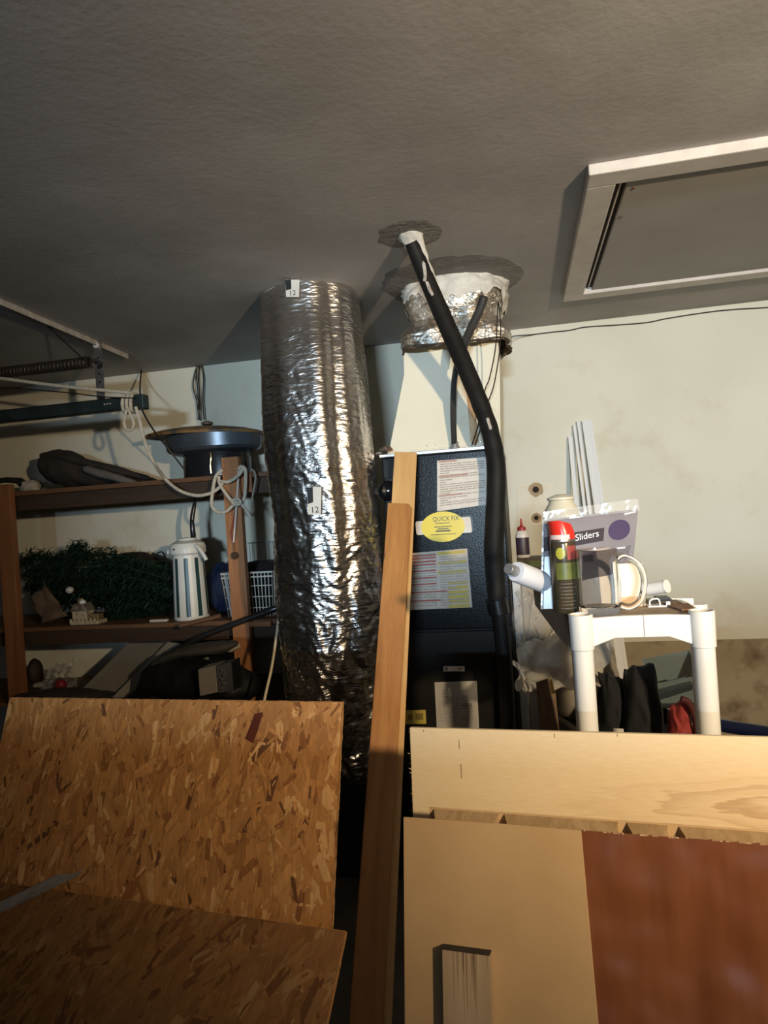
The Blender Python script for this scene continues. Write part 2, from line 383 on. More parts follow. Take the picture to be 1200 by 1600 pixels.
sl = P(724, 821, FF).z-P(660, 825, FF).z
M_ysticker = mat('yellow_sticker', (.78, .62, .03), (.72, .56, .03), rough=.35, scale=6)
ov = [oc+V((math.cos(t)*rx, 0, math.sin(t)*ry)) for t in [2*math.pi*k/48 for k in range(48)]]
ovo = MB().slab(ov, (0, -.0006, 0)).build('oval_sticker', M_ysticker, furn, label='yellow oval service sticker reading QUICK FIX')
tb = MB(); text_into(tb, 'QUICK FIX', oc+V((-rx*.45, -.0009, ry*.38)), (1, 0, 0), (0, 0, 1), ry*.30, squash=.84)
for (y, wd, h) in ((-.02, .40, .05), (-.16, .26, .06), (-.32, .34, .09), (-.52, .58, .04), (.22, .34, .04)):
    tb.slab([oc+V((-rx*wd+.0, -.0009, ry*y)), oc+V((rx*wd, -.0009, ry*y)), oc+V((rx*wd, -.0009, ry*(y+h))), oc+V((-rx*wd, -.0009, ry*(y+h)))], (0, .0002, 0))
o = tb.build('printed_text', mat('sticker_ink', (.05, .07, .10), rough=.5), ovo); o['kind'] = 'stuff'
# small labels on the lower door
q = [P(693, 1041, FF), P(726, 1041, FF), P(726, 1049, FF), P(693, 1049, FF)]
lab = MB().slab(q, (0, -.0006, 0)).build('label', M_paperw, furn, label='small white strip label on the lower door')
printed(lab, q, [(.05, .15, .2, .85), (.7, .3, .85, .6)], M_ink, 'printed_text', .0008)
q = [P(679, 1066, FF), P(745, 1064, FF), P(749, 1145, FF), P(683, 1147, FF)]
lab = MB().slab(q, (0, -.0006, 0)).build('label', mat('label_grey', (.55, .52, .46), (.46, .43, .38), rough=.6, scale=15), furn, label='grey wiring sheet on the lower door')
printed(lab, q, textlines(.05, .95, .05, .96, 20, r, .35)+[(x, .2, x+.015, .8) for x in (.2, .42, .5, .75)], M_grayp, 'printed_text', .0008)
tb = MB(); text_into(tb, '494', bil(q, .62, .50)+V((0, -.001, 0)), (1, 0, 0), (0, 0, 1), .020); o = tb.build('handwritten_number', M_ink, lab); o['kind'] = 'stuff'
q = [P(625, 1110, FF), P(665, 1109, FF), P(666, 1131, FF), P(625, 1132, FF)]
lab = MB().slab(q, (0, -.0006, 0)).build('label', M_yel, furn, label='small yellow warning label low on the lower door')
printed(lab, q, [(.3, .3, .5, .7), (.6, .25, .9, .7)], mat('print_olive', (.25, .19, .05), rough=.7), 'printed_text', .0008)
# bracket, round port, torn foil at the top corner, side knob
M_sc = mat('screw_black', (.01, .01, .01), rough=.5)
q = [P(650, 746, FF), P(663, 744, FF), P(663, 783, FF), P(650, 785, FF)]
br = MB().slab(q, (0, -.005, 0)).build('bracket', M_black, furn, bevel=.0015)
for (x, y) in ((657, 749), (658, 777)):
    MB().lathe([(.004, 0), (.0035, .002), (.001, .0022)], P(x, y, FF-.005), 10, axis=(0, -1, 0)).build('screw', M_sc, br)
c = P(606, 767, FF)
MB().lathe([(.040, 0), (.038, .012), (.030, .024), (.016, .030), (.0, .031)], c, 24, axis=(0, -1, 0), sy=1.1).build('round_port', mat('port_gloss', (.01, .01, .012), rough=.12), furn, smooth=True)
MB().box((fx0+.012, FF-.004, c.z-.055), (fx0+.085, FF, c.z+.055)).build('port_plate', M_black2, furn, bevel=.002)
mb = MB()
for k in range(7):
    a = P(590+k*2.2, 712-k*1.4, FY-.02)
    mb.add([a, a+V((.012, -.004-.003*(k % 2), .010)), a+V((.004, -.012, .022)), a+V((-.010, -.006, .006))], [(0, 1, 2, 3)])
M_foilt = foil_mat('foil_tape', (.85, .83, .80), .22, .4)
mb.build('foil_tape', M_foilt, furn, solid=.001, label='torn foil tape at the top left corner')
MB().add([P(603, 697, FY-.015), P(610, 697, FY-.015), P(614, 703, FY-.015), P(605, 707, FY-.015)], [(0, 1, 2, 3)]).build('rust_flap', mat('rust', (.1,.05,.03)), furn, solid=.002)

# white sheet metal plenum, flaring at its foot
M_plen = plaster('plenum_paint', (.80, .76, .62), (.74, .69, .55), (.52, .40, .25), 4.0, .1, 40, (.58, .82), .55)
ply = FY+.05
bot = [P(606, 707, ply), P(786, 694, ply)]; top = [P(631, 552, ply), P(783, 543, ply)]; mid = P(630, 585, ply)
zt = top[0].z; zb = FT+.004
plen = thing('supply_plenum', 'cream painted sheet metal plenum box on top of the black furnace', 'plenum', (-.3, ply+.28, zb))
mb = MB()
xl_b, xr_b, xl_t, xr_t = bot[0].x, bot[1].x-.01, top[0].x, top[1].x-.01
prof = [(xl_b, zb), (xr_b, zb), (xr_t, mid.z), (xr_t, zt+.06), (xl_t, zt+.06), (xl_t-.006, mid.z)]
n = len(prof); yb = ply+.52
mb.add([V((x, ply, z)) for x, z in prof]+[V((x, yb, z)) for x, z in prof], [tuple(range(n)), tuple(range(n, 2*n))[::-1]]+[(i, n+i, n+(i+1) % n, (i+1) % n) for i in range(n)])
mb.build('plenum_box', M_plen, plen, bevel=.003)
MB().box((xl_b, ply-.006, zb), (xr_b, ply, zb+.014)).build('seam_strip', M_plen, plen, bevel=.002)
M_rustp = mat('rust_streak', (.42, .22, .10), (.62, .46, .28), rough=.8, scale=10, stretch=(3, 1, .6))
MB().slab([P(728, 600, ply), P(733, 560, ply), P(748, 690, ply), P(742, 697, ply), P(735, 690, ply)], (0, -.0006, 0)).build('rust_streak', M_rustp, plen, label='brown rust streak down the plenum front')
for (x, y) in ((668, 696), (682, 695), (750, 690)):
    MB().lathe([(.004, 0), (.003, .002), (.0005, .0022)], P(x, y, ply-.006), 8, axis=(0, -1, 0)).build('screw', M_zinc, plen)

# foil wrapped boot between plenum and ceiling
M_foilb = foil_mat('boot_foil', (.70, .64, .56), .36, .75, (2, 2, 3))
M_mastic = mat('mastic', (.72, .69, .62), (.55, .51, .45), rough=.75, scale=16, bump=.5, bscale=40)
boot = thing('duct_boot', 'crinkled foil wrapped duct boot between the plenum and the ceiling', 'duct', (BOOT.x, BOOT.y, zt))
bc = V((BOOT.x+.005, BOOT.y+.10, 0)); brx, bry = .215, .215
H0, H1 = zt-.005, CEIL+.01
def bootp(u, v, ex=0.0, za=0.0, zb_=1.0):
    vv = za+(zb_-za)*v; z = H0+(H1-H0)*vv; th = 2*math.pi*u
    sq = 1-vv                                   # squarish at the foot, round at the top
    c_, s_ = math.cos(th), math.sin(th); k = (abs(c_)**(2+2.5*sq)+abs(s_)**(2+2.5*sq))**(-1/(2+2.5*sq))
    rr = 1.0 - .10*math.exp(-((vv-.42)/.10)**2) + .05*math.sin(vv*9) - .06*vv
    p3 = V((c_*2.2, s_*2.2, vv*2.0))
    d = .075*fbm(p3+V((3, 1, 7)), 3) + .034*fbm(p3*3.1, 3) + .03*abs(noise.noise(V((c_*3, s_*3, vv*14))))
    rr = rr*(1+d) + ex
    return V((bc.x+c_*k*brx*rr, bc.y+s_*k*bry*rr*.98, z+.012*noise.noise(V((c_*2, s_*2, 5)))*(1-vv)))
MB().grid(lambda u, v: bootp(u, v), 110, 70, closed=True).build('foil_wrap', M_foilb, boot, smooth=True, sharp=0)
# mastic over the top of the boot with a ragged lower edge
def mastp(u, v):
    th = 2*math.pi*u
    edge = .64+.20*noise.noise(V((math.cos(th)*2.4, math.sin(th)*2.4, 9)))+.09*noise.noise(V((math.cos(th)*9, math.sin(th)*9, 2)))
    if 0: pass
    p = bootp(u, v, .035, edge, 1.0)
    fl = max(0, (v-.72)/.28)
    o_ = p-V((bc.x, bc.y, p.z)); return p+o_*(.10*fl*fl)+o_*.03*noise.noise(p*30)
MB().grid(mastp, 110, 26, closed=True).build('mastic_collar', M_mastic, boot, smooth=True, sharp=0, label='white mastic smeared round the top of the boot')
def lipp(u, v):
    p = bootp(u, v*.045, .008); o_ = p-V((bc.x, bc.y, p.z)); return p+o_*.02*math.sin(v*3.1)+V((0, 0, -.004+.012*noise.noise(V((math.cos(6.283*u)*6, math.sin(6.283*u)*6, 2)))*(1-v)))
MB().grid(lipp, 110, 8, closed=True).build('torn_insulation', mat('insulation_dark', (.05, .035, .025), (.12, .085, .055), rough=.95, scale=40), boot, smooth=True, label='dark ragged insulation edge under the foil')

# insulated flexible duct
M_foil = foil_mat('duct_foil', (.68, .64, .60), .25, .50, (.9, .9, 3.0))
rows = [(432, 411, 553, 2.80), (470, 411, 558, 2.80), (520, 412, 562, 2.79), (600, 413, 570, 2.73), (700, 418, 577, 2.69), (800, 432, 585, 2.70), (900, 437, 590, 2.73),
        (1000, 446, 593, 2.76), (1100, 458, 590, 2.80), (1150, 478, 588, 2.84), (1195, 500, 586, 2.87)]
dpts = []; drad = []
for (y, xl, xr, Y) in rows:
    c = P((xl+xr)/2, y, Y); rr = (P(xr, y, Y)-P(xl, y, Y)).length/2; dpts.append(c); drad.append(rr)
dpts[0].z = CEIL+.005; dpts[0].x = dpts[1].x-.004; dpts[0].y = 2.80; drad[0] = .192
cp = spline(dpts, 36); rs = spline([V((a, 0, 0)) for a in drad], 36); rs = [a.x for a in rs]
nrow = len(cp); nth = 190
vs = []; fs = []
for i, (c, rr) in enumerate(zip(cp, rs)):
    t = (cp[min(i+1, nrow-1)]-cp[max(i-1, 0)]).normalized()
    ax = V((1, 0, 0)); ax = (ax-t*ax.dot(t)).normalized(); ay = t.cross(ax)
    v = i/(nrow-1); amp = .12+.88*min(1, max(0, (v-.22)/.45))
    for k in range(nth):
        th = 2*math.pi*k/nth; c_, s_ = math.cos(th), math.sin(th); z = c.z
        # big pleats that run down, horizontal crinkles, fine creases
        w_ = .6*noise.noise(V((c_*2.2, s_*2.2, z*1.3)))
        pleat = .030*noise.noise(V((c_*2.6+w_*.4, s_*2.6, z*.55+2)))-.016*math.exp(-((th-4.95+.10*math.sin(z*5))/.07)**2)-.013*math.exp(-((th-4.35+.08*math.sin(z*3+1))/.06)**2)
        zz = z*(20-5*v)+c_*2.5+2.0*noise.noise(V((c_*3, s_*3, z*5)))
        cr = (.012+.010*max(0, v-.45))*(1-2*abs(noise.noise(V((c_*2.2, s_*2.2, zz*1.0)))))+.007*(1-2*abs(noise.noise(V((c_*6+4, s_*6, zz*2.1)))))
        fine = .0035*noise.noise(V((c_*22, s_*22, z*75)))
        d = pleat+amp*((.55+.35*max(0, v-.4))*cr+1.1*fine)
        d *= min(1, .25+4*max(0, v-.02))
        vs.append(c + (ax*c_ + ay*s_)*(rr+d))
for i in range(nrow-1):
    for k in range(nth): fs.append((i*nth+k, i*nth+(k+1) % nth, (i+1)*nth+(k+1) % nth, (i+1)*nth+k))
fs.append(tuple((nrow-1)*nth+k for k in range(nth)))
duct = thing('flexible_duct', 'large silver foil insulated flexible duct dropping from the ceiling', 'duct', (dpts[-1].x, dpts[-1].y, dpts[-1].z))
MB().add(vs, fs).build('foil_sleeve', M_foil, duct, smooth=True, sharp=0)
mb = MB(); ring = []
for k in range(80):
    th = 2*math.pi*k/80; rr = drad[0]+.004+.006*noise.noise(V((math.cos(th)*4, math.sin(th)*4, 1)))
    ring.append(V((dpts[0].x+rr*math.cos(th), dpts[0].y+rr*math.sin(th), CEIL-.003)))
mb.tube(ring+[ring[0]], .007, 6); mb.build('sealant_bead', M_mastic, duct, smooth=True)
def ductsurf(x, y):                     # nearest hit of the pixel ray on the ideal sleeve
    d = ray(x, y).normalized(); best = None
    for i in range(0, nrow, 2):
        c = cp[i]; t = (c-EYE).dot(d); p = EYE+d*t
    # march
    t = 2.2
    while t < 3.6:
        p = EYE+d*t; i = min(range(0, nrow, 3), key=lambda j: abs(cp[j].z-p.z)); q_ = p-cp[i]; q_.z = 0
        if q_.length < rs[i]+.022: return p
        t += .004
    return EYE+d*2.6
M_tagw = mat('duct_label_white', (.72, .70, .66), (.66, .63, .58), rough=.4)
M_ink2 = mat('label_black', (.015, .015, .015), rough=.5)
for (x0, x1, y0, y1) in ((446, 468, 437, 464), (480, 502, 761, 804)):
    q = [ductsurf(x0, y0), ductsurf(x1, y0), ductsurf(x1, y1), ductsurf(x0, y1)]
    yy = min(p.y for p in q)-.012; q = [P(x0, y0, yy), P(x1, y0, yy), P(x1-1, y1, yy), P(x0+1, y1, yy)]
    lab = MB().slab(q, (0, .002, 0)).build('size_label', M_tagw, duct, label='white size label printed 12')
    h = (q[0]-q[3]).length; wd = (q[1]-q[0]).length
    nh = .30*h if y1-y0 < 35 else .22*h
    tb = MB(); text_into(tb, '12', bil(q, .22, .94)+V((0, -.0006, 0)), (1, 0, 0), (0, 0, 1), nh, squash=1.05)
    tb.slab([bil(q, 0, .02)+V((0, -.0006, 0)), bil(q, .40, .0)+V((0, -.0006, 0)), bil(q, .42, .55)+V((0, -.0006, 0)), bil(q, .02, .62)+V((0, -.0006, 0))], (0, .0002, 0))
    o = tb.build('printed_number', M_ink2, lab); o['kind'] = 'stuff'
c0 = [P(538, 1092, 2.62), P(552, 1090, 2.62), P(556, 1116, 2.62), P(542, 1118, 2.62)]
MB().slab(c0, (0, .012, 0)).build('tape_strip', mat('grey_tape', (.35, .34, .33), (.28, .27, .26), rough=.45), duct)
# black box that the duct runs down into
bx = dpts[-1]
boxm = MB().box((bx.x-.24, bx.y-.17, 0), (fx0-.012, bx.y+.24, bx.z-.012)); tag(boxm.build('return_air_box', mat('box_black', (.018, .016, .015), (.012, .010, .010), rough=.7), bevel=.004), 'dark sheet metal box under the lower end of the foil duct', 'box')

# ------------------------------------------------------------------ pipes and wires at the furnace
M_rub = mat('foam_black', (.009, .008, .008), (.015, .013, .012), rough=.6, scale=25, bump=.15, spec=.25)
M_rub2 = mat('foam_black_glossy', (.012, .012, .012), rough=.35)
line = thing('insulated_pipe', 'thick black foam insulated pipe running from the ceiling down the furnace front', 'pipe', (P(790, 1040, 2.7).x, 2.7, 0))
pth = [(643, 378, 2.31), (662, 425, 2.36), (690, 490, 2.45), (720, 558, 2.55), (747, 622, 2.63), (766, 675, 2.68), (775, 730, 2.71), (774, 800, 2.715), (772, 860, 2.715), (775, 915, 2.72), (778, 952, 2.72)]
wd = [21, 23, 26, 28, 28, 29, 31, 32, 33, 31, 30]
pts = spline([P(*p) for p in pth], 8); rad = [a.x for a in spline([V((w_*2.55/1060/2, 0, 0)) for w_ in wd], 8)]
rad = [r_*(1+.05*noise.noise(V((i*.4, 2, 1)))) for i, r_ in enumerate(rad)]
MB().tube(pts, rad, 20).build('foam_sleeve', M_rub, line, smooth=True)
pth2 = [(778, 945, 2.73), (785, 1000, 2.74), (790, 1060, 2.74), (794, 1150, 2.74), (797, 1300, 2.74)]
p2 = spline([P(*p) for p in pth2], 6); MB().tube(p2, .031, 16).build('lower_sleeve', mat('foam_dark_lower', (.010, .009, .009), rough=.6), line, smooth=True)
c = P(778, 948, 2.725); MB().lathe([(.040, -.03), (.042, -.028), (.042, .028), (.040, .03)], c, 20, axis=(P(780, 960, 2.725)-P(776, 940, 2.725))).build('joint_band', M_rub2, line, smooth=True)
def along(i): return pts[i], (pts[min(i+1, len(pts)-1)]-pts[max(i-1, 0)]).normalized()
# bright tears in the sleeve
M_tear = mat('tear_silver', (.78, .72, .66), (.50, .42, .36), rough=.35, metal=.3, scale=60)
for (pl_, nm) in (([(661, 408), (664, 428), (663, 440)], 'tear'), ([(666, 438), (671, 452), (677, 462)], 'tear'), ([(761, 652), (764, 662), (767, 672)], 'tear')):
    d_ = []
    for (x, y) in pl_:
        j = min(range(len(pts)), key=lambda i: (pts[i]-EYE).normalized().cross(ray(x, y).normalized()).length)
        t_ = ((pts[j]-EYE).length-rad[j]*.93)/ray(x, y).length; d_.append(EYE+ray(x, y)*t_)
    MB().tube(spline(d_, 4), [.002]+[.0065]*(len(spline(d_, 4))-2)+[.002], 6).build(nm, M_tear, line, smooth=True)
# mastic cone round the pipe where it meets the ceiling
def conep(u, v):
    th = 2*math.pi*u; z = CEIL+.004-(.105+.075*noise.noise(V((math.cos(th)*1.6, math.sin(th)*1.6, 4)))+.02*noise.noise(V((math.cos(th)*7, math.sin(th)*7, 4))))*v
    rr = .029+.016*(1-v)**3+.006*noise.noise(V((math.cos(th)*3, math.sin(th)*3, v*6)))
    cc = P(643, 378, 2.31); k = (CEIL-z)/max(.01, (CEIL-pts[14].z)); 
    top_ = V((HOLE.x+.0, HOLE.y+.01, CEIL)); cc = top_+(pts[14]-top_)*max(0, k)
    return V((cc.x+rr*math.cos(th), cc.y+rr*math.sin(th)*.9, z))
MB().grid(conep, 40, 16, closed=True).build('mastic_collar', M_mastic, line, smooth=True, sharp=0, label='white mastic where the pipe enters the ceiling')
# slim second line: foam above, bare tube to the furnace top
drain = thing('drain_tube', 'slim dark tube bending from the boot down to the furnace top', 'tube', P(710, 695, 2.84))
a1 = spline([P(*p) for p in [(757, 462, 2.57), (748, 488, 2.59), (733, 520, 2.63), (722, 548, 2.67), (716, 566, 2.70)]], 6)
MB().tube(a1, [.011]+[.017]*(len(a1)-2)+[.013], 14).build('foam_sleeve', mat('foam_grey', (.05, .045, .042), (.03, .027, .025), rough=.5), drain, smooth=True)
a2 = spline([P(*p) for p in [(719, 555, 2.69), (713, 575, 2.71), (709, 605, 2.75), (708, 650, 2.79), (710, 698, 2.83)]], 6)
MB().tube(a2, .0125, 14).build('bare_tube', mat('tube_grey', (.045, .043, .043), (.03, .03, .03), rough=.28), drain, smooth=True)
c = P(710, 690, 2.83); c.z = FT+.004; MB().lathe([(.020, 0), (.020, .012), (.016, .014), (.016, .030), (.013, .031)], c, 16).build('fitting', mat('fitting_grey', (.25, .25, .26), rough=.4), drain, smooth=True)
M_wire = mat('wire_black', (.018, .014, .012), rough=.5)
wr = thing('thermostat_wire', 'pair of thin black wires hanging from the boot beside the thick pipe', 'wire', P(738, 695, 2.84))
for pl_ in ([(778, 472, 2.62), (777, 500, 2.63), (774, 545, 2.66), (765, 590, 2.72), (757, 612, 2.78), (748, 660, 2.81), (737, 696, 2.83)],
            [(779, 472, 2.62), (782, 505, 2.63), (781, 545, 2.66), (772, 600, 2.72), (762, 630, 2.77), (752, 665, 2.81), (742, 696, 2.83)]):
    MB().tube(spline([P(*p) for p in pl_], 8), .0024, 6).build('strand', M_wire, wr, smooth=True)
wl = [(781, 552, 2.9), (790, 536, 3.3), (800, 526, 3.6), (830, 523, 3.74), (862, 519, 3.752), (890, 516, 3.752), (915, 511, 3.752), (960, 508, 3.752), (1010, 504, 3.752), (1040, 498, 3.752), (1090, 490, 3.752), (1140, 484, 3.752), (1230, 478, 3.752), (1400, 462, 3.752)]
tag(MB().tube(spline([P(*p) for p in wl], 8), .003, 6).build('wall_cable', M_wire, smooth=True), 'thin dark cable running along the top of the back wall to the right', 'cable')

# ================================================================== studs and sheets
def frame(origin, X, Z):
    Z = V(Z).normalized(); X = V(X); X = (X-Z*X.dot(Z)).normalized(); Y = Z.cross(X)
    m = Matrix((X, Y, Z)).transposed().to_4x4(); m.translation = V(origin); return m
M_studA = wood('stud_wood_orange', (.52, .24, .075), (.34, .14, .04), (6, 6, .55), .5, 3.0, .35)
M_studB = wood('stud_wood_pale', (.72, .45, .19), (.58, .33, .12), (6, 6, .55), .5, 3.0, .35)
M_stain = mat('dark_knot', (.10, .045, .02), (.20, .09, .035), rough=.7)
def stud(name, top, bot, w_, th, material, label, chamfer):
    top = V(top); bot = V(bot); M = frame(bot, r0, top-bot); Ln = (top-bot).length
    # outline in local X / Z, extruded along +Y (away from the camera)
    h = w_/2; out = [(-h, 0), (h, 0), (h, Ln-chamfer), (h-chamfer*.75, Ln), (-h, Ln)] if chamfer else [(-h, 0), (h, 0), (h, Ln), (-h, Ln)]
    mb = MB().slab([V((x, 0, z)) for x, z in out], (0, th, 0))
    o = mb.build(name, material, matrix=M, local=True, bevel=.002, seg=1); tag(o, label, 'board'); return o, M, Ln
sA, MA, LA = stud('wooden_stud', PD(624.5, 786, 2.55), PD(563, 1722, 1.72), .089, .038, M_studA, 'orange brown stud with a clipped corner leaning in front of the paler one', .018)
MB().slab([V((-.0447, -.001, LA-.17)), V((-.040, -.001, LA-.22)), V((-.0447, -.001, LA-.25))], (0, .02, 0)).build('bark_edge', M_stain, sA, local=True, label='dark bark left on the edge')
sB, MBm, LB = stud('wooden_stud', PD(634, 706, 2.715), PD(580, 1722, 1.775), .089, .036, M_studB, 'pale pine stud leaning on the furnace top behind the orange one', 0)

def clip_poly(poly, x0, x1, z0, z1):
    def cl(p, f, g):
        out = []
        for i in range(len(p)):
            a, b = p[i], p[(i+1) % len(p)]; fa, fb = f(a), f(b)
            if fa >= 0: out.append(a)
            if (fa >= 0) != (fb >= 0): t = fa/(fa-fb); out.append((a[0]+(b[0]-a[0])*t, a[1]+(b[1]-a[1])*t))
        return out
    for f in (lambda p: p[0]-x0, lambda p: x1-p[0], lambda p: p[1]-z0, lambda p: z1-p[1]):
        if len(poly) < 3: return []
        poly = cl(poly, f, None)
    return poly
M_osb = mat('osb_base', (.36, .17, .055), (.24, .105, .032), rough=.65, scale=26, stretch=(3, 3, 1), bump=.2)
M_flake = attr_mat('osb_flake', .55)
PAL = [tuple(a_*b_ for a_, b_ in zip(c_, (1.18, 1.12, 1.0))) for c_ in [(.42, .205, .072), (.40, .19, .064), (.37, .175, .058), (.44, .22, .08), (.34, .155, .050), (.31, .14, .044), (.41, .20, .068), (.52, .30, .13), (.23, .095, .030), (.38, .18, .060), (.39, .185, .06), (.36, .17, .056)]]
def osb(name, TL, TR, zdir, length, label, n, seed, zvis, spread, lmax=.12, mean=0.0, tone=1.0):
    X = (TR-TL); W_ = X.length; M = frame(TL, X, -V(zdir))
    Ml = Matrix.Translation((0, 0, -length)); M = M @ Ml           # origin at the lower left corner
    root = thing(name, label, 'board', matrix=M)
    MB().box((0, 0, 0), (W_, .0115, length)).build('core', M_osb, root, local=True)
    rg = random.Random(seed); mb = MB()
    for i in range(n):
        x = rg.uniform(0, W_); z = rg.uniform(zvis, length); ang = rg.gauss(mean, spread); ln = rg.uniform(.025, lmax)*rg.uniform(.65, 1.1); wd_ = ln*rg.uniform(.12, .36)
        if i > n*.82: ln *= .6; wd_ *= .7
        ca, sa = math.cos(ang), math.sin(ang)
        loc = [(-wd_/2*rg.uniform(.6, 1), -ln/2*rg.uniform(.7, 1)), (wd_/2*rg.uniform(.5, 1), -ln/2), (wd_/2*rg.uniform(.8, 1.1), ln/2*rg.uniform(.7, 1)), (wd_*.1*rg.uniform(-1, 1), ln/2*rg.uniform(.9, 1.1)), (-wd_/2, ln/2*rg.uniform(.75, 1))]
        pl_ = clip_poly([(x+a*ca+b*sa, z-a*sa+b*ca) for a, b in loc], 0.001, W_-.001, 0, length-.001)
        if len(pl_) < 3: continue
        c = rg.choice(PAL); k = rg.uniform(.86, 1.12)*tone; c = tuple(q_*k for q_ in c)
        if rg.random() < .02: c = (.15, .06, .022)
        h = -.00015-.0011*i/n
        tl = rg.uniform(-.0002, .0002)
        mb.add([V((a, h+tl*(1 if j % 2 else -1), b)) for j, (a, b) in enumerate(pl_)], [tuple(range(len(pl_)))], c)
    mb.build('wood_flakes', M_flake, root, local=True, kind='stuff')
    # paler sawn edges with torn flake ends
    mb = MB()
    for i in range(260):
        x = rg.uniform(0, W_); a = rg.uniform(.006, .03); y = rg.uniform(.0, .009)
        mb.box((x, y, length), (min(W_, x+a), y+.0022, length+rg.uniform(.0004, .0016)))
    for i in range(200):
        z = rg.uniform(zvis, length); a = rg.uniform(.006, .03); y = rg.uniform(0, .009)
        mb.box((W_, y, z), (W_+rg.uniform(.0004, .0014), y+.0022, min(length, z+a)))
    mb.build('sawn_edge', mat('osb_edge', (.55, .30, .11), (.34, .16, .05), rough=.7, scale=60), root, local=True, kind='stuff')
    return root, M, W_
def perp(TL, TR, x, y):
    u = (TR-TL).normalized(); d = ray(x, y); t = ((TR-EYE).dot(u))/(d.dot(u)); return ((EYE+d*t)-TR).normalized()
TR = PD(535, 1097, 1.6); TL = PZ(15, 1090, TR.z); v = perp(TL, TR, 518, 1450)
oU, MU, WU = osb('chipboard_panel', TL, TR, v, TR.z/-v.z-.004, 'upright flake board panel with a dark red chip near its top edge', 5200, 5, .35, .46, .115, .15, 1.1)
q_ = [V((WU*.74+x, -.0016, TR.z/-v.z-.004-z)) for x, z in ((0.028, .030), (.050, .026), (.040, .070), (.030, .098), (.008, .088), (.020, .055))]
MB().slab(q_, (0, .0006, 0)).build('red_chip', mat('red_chip', (.15, .035, .014), (.10, .022, .010), rough=.5), oU, local=True)
nU = MU.to_3x3() @ V((0, 1, 0)); d_ = ray(533, 1452); t_ = ((TR-EYE).dot(nU))/d_.dot(nU); TR2 = EYE+ray(540, 1455)*(t_-.045); TL2 = PZ(0, 1378, TR2.z); TL2 = TR2+(TL2-TR2)*1.15
v2 = perp(TL2, TR2, 510, 1600)
oL, ML, WL = osb('chipboard_panel', TL2, TR2, v2, min(TR2.z/-v2.z-.004, 1.6), 'sloping flake board panel lying lowest in front of the upright one', 3400, 9, .55, .45, .14, .55, .60)  # low tone darkens the flakes in place of light falling off

M_ply = wood('plywood_face', (.80, .60, .34), (.62, .40, .18), (.25, 1, 5.0), .5, 2.6, .18)
def ply_mat():
    m, nt, b = nodes_of('plywood_face_figured'); b.inputs['Roughness'].default_value = .42; b.inputs['Specular IOR Level'].default_value = .5
    mp = coords(nt, (.55, 1, 4.6))
    n1 = N(nt, 'ShaderNodeTexNoise'); n1.inputs['Scale'].default_value = 2.1; n1.inputs['Detail'].default_value = 5; n1.inputs['Distortion'].default_value = .6; L(nt, mp, 'Vector', n1, 'Vector')
    # nested stretched rings make the cathedral figure in the right half
    mpf = coords(nt); mpf.vector_type = 'TEXTURE'; mpf.inputs['Location'].default_value = (.86, 0, PLY_LN-.118); mpf.inputs['Scale'].default_value = (.58, 1, .062); mpf.inputs['Rotation'].default_value = (0, R_(-2), 0)
    sep = N(nt, 'ShaderNodeSeparateXYZ'); L(nt, mpf, 'Vector', sep, 'Vector')
    cmb = N(nt, 'ShaderNodeCombineXYZ'); L(nt, sep, 'X', cmb, 'X'); L(nt, sep, 'Z', cmb, 'Z')
    nd = N(nt, 'ShaderNodeTexNoise'); nd.inputs['Scale'].default_value = 3.5; nd.inputs['Detail'].default_value = 4; L(nt, cmb, 'Vector', nd, 'Vector')
    ln_ = N(nt, 'ShaderNodeVectorMath', operation='LENGTH'); L(nt, cmb, 'Vector', ln_, 0)
    rr_ = N(nt, 'ShaderNodeMath', operation='MULTIPLY_ADD'); rr_.inputs[1].default_value = .55; L(nt, nd, 'Fac', rr_, 0); L(nt, ln_, 'Value', rr_, 2)
    k = N(nt, 'ShaderNodeMath', operation='MULTIPLY'); k.inputs[1].default_value = 4.2; L(nt, rr_, 'Value', k, 0)
    fr = N(nt, 'ShaderNodeMath', operation='FRACT'); L(nt, k, 'Value', fr, 0)
    r1 = ramp(nt, [(0, (.15, .15, .15)), (.55, (.35, .35, .35)), (.9, (1, 1, 1)), (1, (.2, .2, .2))]); L(nt, fr, 'Value', r1, 'Fac')
    mask = ramp(nt, [(.55, (1, 1, 1)), (1.0, (.7, .7, .7))]); mr_ = N(nt, 'ShaderNodeMapRange'); mr_.inputs['From Min'].default_value = .75; mr_.inputs['From Max'].default_value = 1.30; mr_.inputs['To Min'].default_value = 1; mr_.inputs['To Max'].default_value = 0; L(nt, rr_, 'Value', mr_, 'Value')
    mu = N(nt, 'ShaderNodeMath', operation='MULTIPLY'); L(nt, r1, 'Color', mu, 0); L(nt, mr_, 'Result', mu, 1)
    mu2 = N(nt, 'ShaderNodeMath', operation='MULTIPLY'); L(nt, mu, 'Value', mu2, 0); mu2.inputs[1].default_value = .6
    n3 = N(nt, 'ShaderNodeTexNoise'); n3.inputs['Scale'].default_value = 60; n3.inputs['Detail'].default_value = 3; L(nt, mp, 'Vector', n3, 'Vector')
    r3 = ramp(nt, [(.3, (.80, .64, .41)), (.7, (.75, .58, .35))]); L(nt, n3, 'Fac', r3, 'Fac')
    mx = N(nt, 'ShaderNodeMix', data_type='RGBA'); L(nt, mu2, 'Value', mx, 0); L(nt, r3, 'Color', mx, 6); mx.inputs[7].default_value = (.36, .20, .09, 1)
    L(nt, mx, 2, b, 'Base Color'); return m
TRp = PD(640, 1137, 1.45); TLp = PZ(1200, 1152, TRp.z); u_ = (TLp-TRp).normalized(); v = perp(TLp, TRp, 645, 1277)
